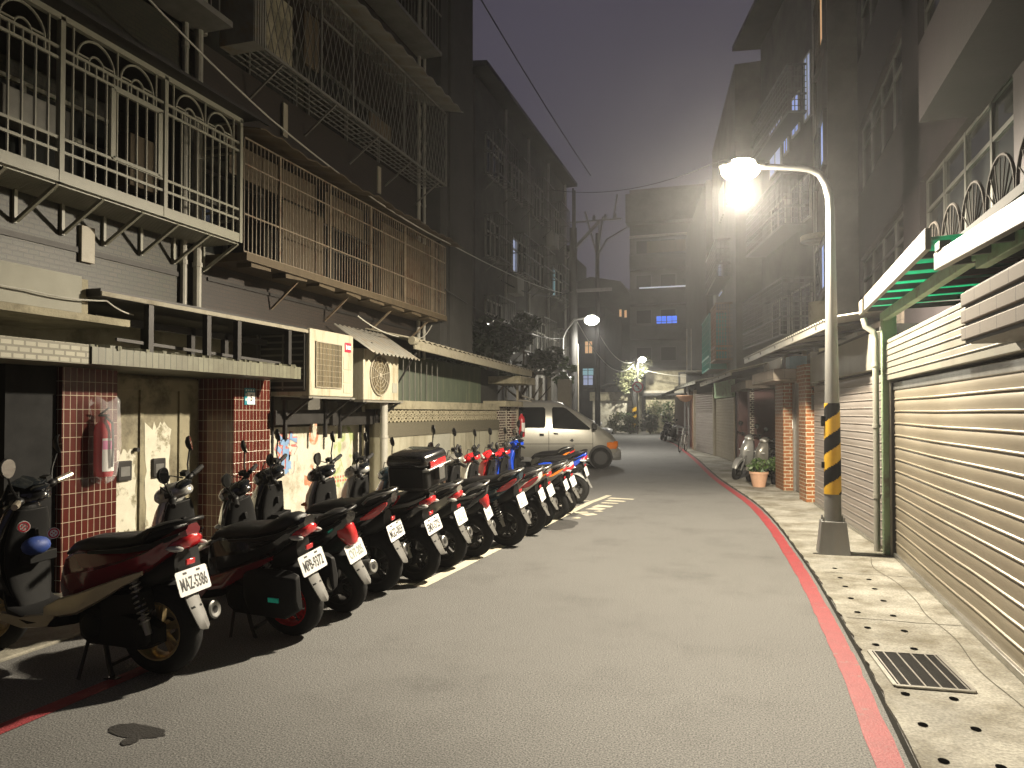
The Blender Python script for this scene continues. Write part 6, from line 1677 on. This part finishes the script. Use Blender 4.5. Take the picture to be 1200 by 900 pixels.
cable('cable', 'pale sagging cable running from the thick utility post to the vine covered post', [(-6.6, 29.9, 5.4), (-8.0, 57, 5.4)], .02, 'cablepale', 1.3)
cable('cable', 'second pale sagging cable lit by the distant lamp', [(-8.6, 45, 6.6), (-8.0, 57, 5.5)], .025, 'cablepale', .8)
cable('cable', 'pale cable from the vine covered post to the cream house', [(-7.6, 57, 4.9), (-3.5, 58, 4.3)], .025, 'cablepale', .15)

# ------------------------------------------------------------------ end of the street
C = thing('apartment_building', 'tall block with stacked balconies and one bright blue window at the end of the street', 'building', (-4, 66, 0))
Y = 62.0
g = MB(); g.box(-9.1, 2, Y, 74, 0, 20.2); g.box(-9.3, 2, Y-1.0, Y+.5, 17.2, 19.6); WX('wall', M['cwall'], C, g)
for z in (4.6, 7.7, 10.6, 13.5):
    g = MB(); g.box(-9.0, 2, Y-.9, Y, z-.15, z+1.0); WX('balcony', M['cwall'], C, g)
    for x_ in (-8.6, -6.6, -4.4):
        g = MB(); g.box(x_, x_+1.3, Y-.05, Y, z+1.2, z+2.4); wn = WX('window', M['frame'], C, g)
        g = MB(); g.box(x_+.06, x_+1.24, Y-.08, Y-.05, z+1.26, z+2.34); WX('pane', M['winglass'], wn, g)
    g = MB(); g.box(-9.0, 2, Y-1.0, Y-.9, z+1.0, z+1.1); WX('balcony_rail', M['cwall'], C, g)
g = MB(); g.box(-9.0, 2, Y-1.05, Y-.9, 15.9, 16.1); WX('light_cornice', M['tin'], C, g)
g = MB(); g.box(-8.2, -3.2, Y-.95, Y-.92, 11.72, 11.83); WX('tube_lamp', M['tube'], C, g)
g = MB(); g.box(-6.95, -5.2, Y-.06, Y, 7.2+.95, 7.2+2.4); wn = WX('window', M['cwall'], C, g)
for x0, x1 in ((-6.9, -6.12), (-6.04, -5.26)):
    g = MB(); g.box(x0, x1, Y-.09, Y-.06, 8.2, 9.5); WX('lit_pane', M['win_blue'], wn, g)
    g = MB(); g.box(x0, x1, Y-.12, Y-.09, 9.05, 9.1); g.box((x0+x1)/2-.02, (x0+x1)/2+.02, Y-.12, Y-.09, 8.2, 9.5); WX('mullion', M['ink'], wn, g)
g = MB(); g.box(-7.6, -2, Y-.8, Y-.7, 14.6, 15.6)
for k in range(6): g.box(-6.8+k*.7, -6.4+k*.7, Y-.85, Y-.8, 14.7, 15.5)
WX('laundry', M['board'], C, g)

D = thing('background_block', 'dark bluish block with stepped roof far behind the forked utility post', 'building', (-14, 76, 0))
g = MB(); g.box(-24, -9.6, 72, 80, 0, 12.6); g.prism([(-17, 12.6), (-10.2, 12.6), (-11.5, 14.4), (-14.5, 15.0), (-17, 14.2)], 'y', 72.2, 79); g.box(-24, -16.5, 72, 80, 12.6, 17.5); g.box(-24, -18.2, 72, 80, 17.5, 19.6); WX('wall', M['concdark'], D, g)
for x, z in ((-11.6, 10.9), (-11.1, 10.8)):
    g = MB(); g.box(x, x+.22, 71.95, 72, z, z+.7); WX('lit_window', M['win_warm'], D, g)
E_ = thing('background_block', 'dark low block with one teal and one peach lit window beyond the slim lamp', 'building', (-14, 66, 0))
g = MB(); g.box(-26, -11.2, 62, 71, 0, 10.5); WX('wall', M['concdark'], E_, g)
for x0, x1, z0, z1, mt in [(-12.9, -12.3, 6.6, 7.6, 'win_warm'), (-13.1, -12.2, 4.75, 5.3, 'win_teal'), (-13.05, -12.25, 3.9, 4.7, 'win_pale'), (-15.6, -15.0, 9.0, 9.8, 'win_pale')]:
    g = MB(); g.box(x0-.08, x1+.08, 61.93, 62, z0-.08, z1+.08); wn = WX('window', M['concdark'], E_, g)
    g = MB(); g.box(x0, x1, 61.91, 61.93, z0, z1); WX('lit_pane', M[mt], wn, g)
    g = MB(); g.box((x0+x1)/2-.03, (x0+x1)/2+.03, 61.88, 61.91, z0, z1); g.box(x0, x1, 61.885, 61.905, (z0+z1)/2+.1, (z0+z1)/2+.14); WX('mullion', M['ink'], wn, g)

t = thing('shed', 'low shed with a sloping dark roof and cream front under the distant lamp', 'shed', (-10, 60, 0))
g = MB(); g.box(-11.6, -8.0, 58.6, 61, 0, 2.9); WX('wall', M['whitewall'], t, g)
g = MB(); g.loft([[(-12.2, y, 3.35), (-7.9, y, 4.25), (-7.9, y, 4.35), (-12.2, y, 3.45)] for y in (57.6, 61.2)]); WX('roof', M['darksteel'], t, g)
g = MB(); g.box(-11.8, -7.9, 58.4, 58.6, 2.5, 3.2); WX('fascia', M['stucco'], t, g)
t = thing('cream_house', 'small cream walled house with a dark framed panel behind the turn sign', 'house', (-5.5, 60, 0))
g = MB(); g.box(-7.5, -2.6, 59.5, 61.5, 0, 4.9); WX('wall', M['stucco'], t, g)
g = MB(); g.box(-7.7, -2.5, 59.2, 61.6, 4.9, 5.1); g.box(-7.6, -2.5, 59.0, 59.5, 2.9, 3.1); WX('roof', M['concdark'], t, g)
g = MB(); g.box(-7.6, -2.6, 59.3, 59.5, 3.1, 3.3); WX('band', M['tin'], t, g)
g = MB(); g.box(-4.95, -3.0, 59.44, 59.5, 3.45, 4.75); wn = WX('window', M['ink'], t, g)
g = MB(); g.box(-4.8, -3.1, 59.42, 59.44, 3.6, 4.6); WX('pane', M['cream'], wn, g)

t = thing('turn_sign', 'round red rimmed no left turn sign on the pole among the plants', 'traffic sign', (-7.5, 54.9, 0))
g = MB(); g.tube([(0, 0, 0), (0, 0, 4.0)], .045, 10); g.build('pole', M['cream'], t)
g = MB(); g.lathe([(.001, 0), (.42, 0), (.42, .03), (.001, .03)], 28, 'y', (0, -.08, 3.45)); f = g.build('disc', M['signred'], t)
g = MB(); g.lathe([(.001, 0), (.3, 0), (.3, .006), (.001, .006)], 28, 'y', (0, -.088, 3.45)); g.build('white_field', M['paper'], f)
g = MB(); g.cbox((.05, -.1, 3.38), (.07, .01, .22)); g.bar((.06, -.1, 3.47), (-.1, -.1, 3.55), .01, .07); g.add([(-.2, -.1, 3.5), (-.04, -.1, 3.66), (-.06, -.1, 3.44)], [(0, 1, 2)]); g.build('arrow', M['ink'], f)
g = MB(); g.bar((-.22, -.102, 3.68), (.22, -.102, 3.22), .01, .06); g.build('slash', M['signred'], f)

t = thing('vine_post', 'post overgrown with pale lit climbing leaves under the distant lamp', 'plant', (-8.1, 57.4, 0))
g = MB(); g.tube([(0, 0, 0), (0, 0, 5.8)], [.2, .15], 12); g.build('post', M['concdark'], t)
g = MB(); helix_band(g, .21, .2, .3, 2.0, .6, 24, 30); g.build('warning_band', [M['yellow'], M['bandblack']], t)
g = MB()
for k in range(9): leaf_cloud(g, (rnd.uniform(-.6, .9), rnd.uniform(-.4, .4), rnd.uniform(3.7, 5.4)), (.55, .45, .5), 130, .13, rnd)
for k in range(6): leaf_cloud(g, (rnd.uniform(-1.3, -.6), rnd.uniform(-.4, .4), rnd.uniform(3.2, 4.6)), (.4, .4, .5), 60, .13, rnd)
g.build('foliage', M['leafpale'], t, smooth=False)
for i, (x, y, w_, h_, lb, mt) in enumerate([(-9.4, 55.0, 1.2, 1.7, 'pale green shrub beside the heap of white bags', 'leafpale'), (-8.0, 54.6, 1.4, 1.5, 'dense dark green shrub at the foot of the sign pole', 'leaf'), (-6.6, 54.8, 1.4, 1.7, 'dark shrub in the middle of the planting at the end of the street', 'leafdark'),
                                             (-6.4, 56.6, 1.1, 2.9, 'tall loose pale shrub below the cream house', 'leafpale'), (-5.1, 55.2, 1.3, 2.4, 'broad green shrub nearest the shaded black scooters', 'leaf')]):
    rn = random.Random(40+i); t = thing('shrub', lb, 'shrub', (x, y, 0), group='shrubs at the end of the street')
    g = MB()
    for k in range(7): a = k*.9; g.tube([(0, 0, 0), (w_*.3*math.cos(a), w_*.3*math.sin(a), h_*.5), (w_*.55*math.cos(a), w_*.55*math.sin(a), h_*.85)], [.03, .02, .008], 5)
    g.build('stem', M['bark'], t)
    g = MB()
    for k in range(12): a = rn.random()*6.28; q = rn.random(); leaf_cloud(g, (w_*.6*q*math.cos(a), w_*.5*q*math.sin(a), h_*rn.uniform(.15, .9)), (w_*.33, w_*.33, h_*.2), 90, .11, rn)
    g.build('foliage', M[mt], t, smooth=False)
rn = random.Random(9)
for i, (x, y, z, sx, sz, lb) in enumerate([(-10.4, 53.2, .3, .55, .33, 'large slumped white bag at the bottom of the heap'), (-9.6, 52.9, .24, .6, .26, 'flat white bag at the road side of the heap'), (-10.3, 53.4, .75, .4, .25, 'grey white bag lying across the large slumped one'), (-10.9, 53.6, .35, .45, .4, 'upright pale bag beside the dark bin')]):
    g = MB(); g.loft([[(sx*math.sin(PI*(j+.15)/8.3)*(1+.14*math.sin(3*a+j+i))*math.cos(a), .42*math.sin(PI*(j+.15)/8.3)*(1+.14*math.sin(4*a+j))*math.sin(a), -sz*math.cos(PI*(j+.15)/8.3)) for a in [2*PI*k/18 for k in range(18)]] for j in range(9)])
    o = g.build('plastic_bag', M['bag'], angle=70); o.location = (x, y, z); tag(o, lb, 'bag', 'white bags heaped at the end of the street')
t = thing('rubbish_bin', 'dark rubbish bin at the end of the bag heap', 'bin', (-11.7, 53.8, 0))
g = MB(); g.loft([[(-.28, -.28, 0), (.28, -.28, 0), (.28, .28, 0), (-.28, .28, 0)], [(-.34, -.34, .85), (.34, -.34, .85), (.34, .34, .85), (-.34, .34, .85)]]); g.build('bin_body', M['black'], t)
g = MB(); g.box(-.36, .36, -.36, .36, .86, .93); g.build('lid', M['black'], t, bevel=.02)
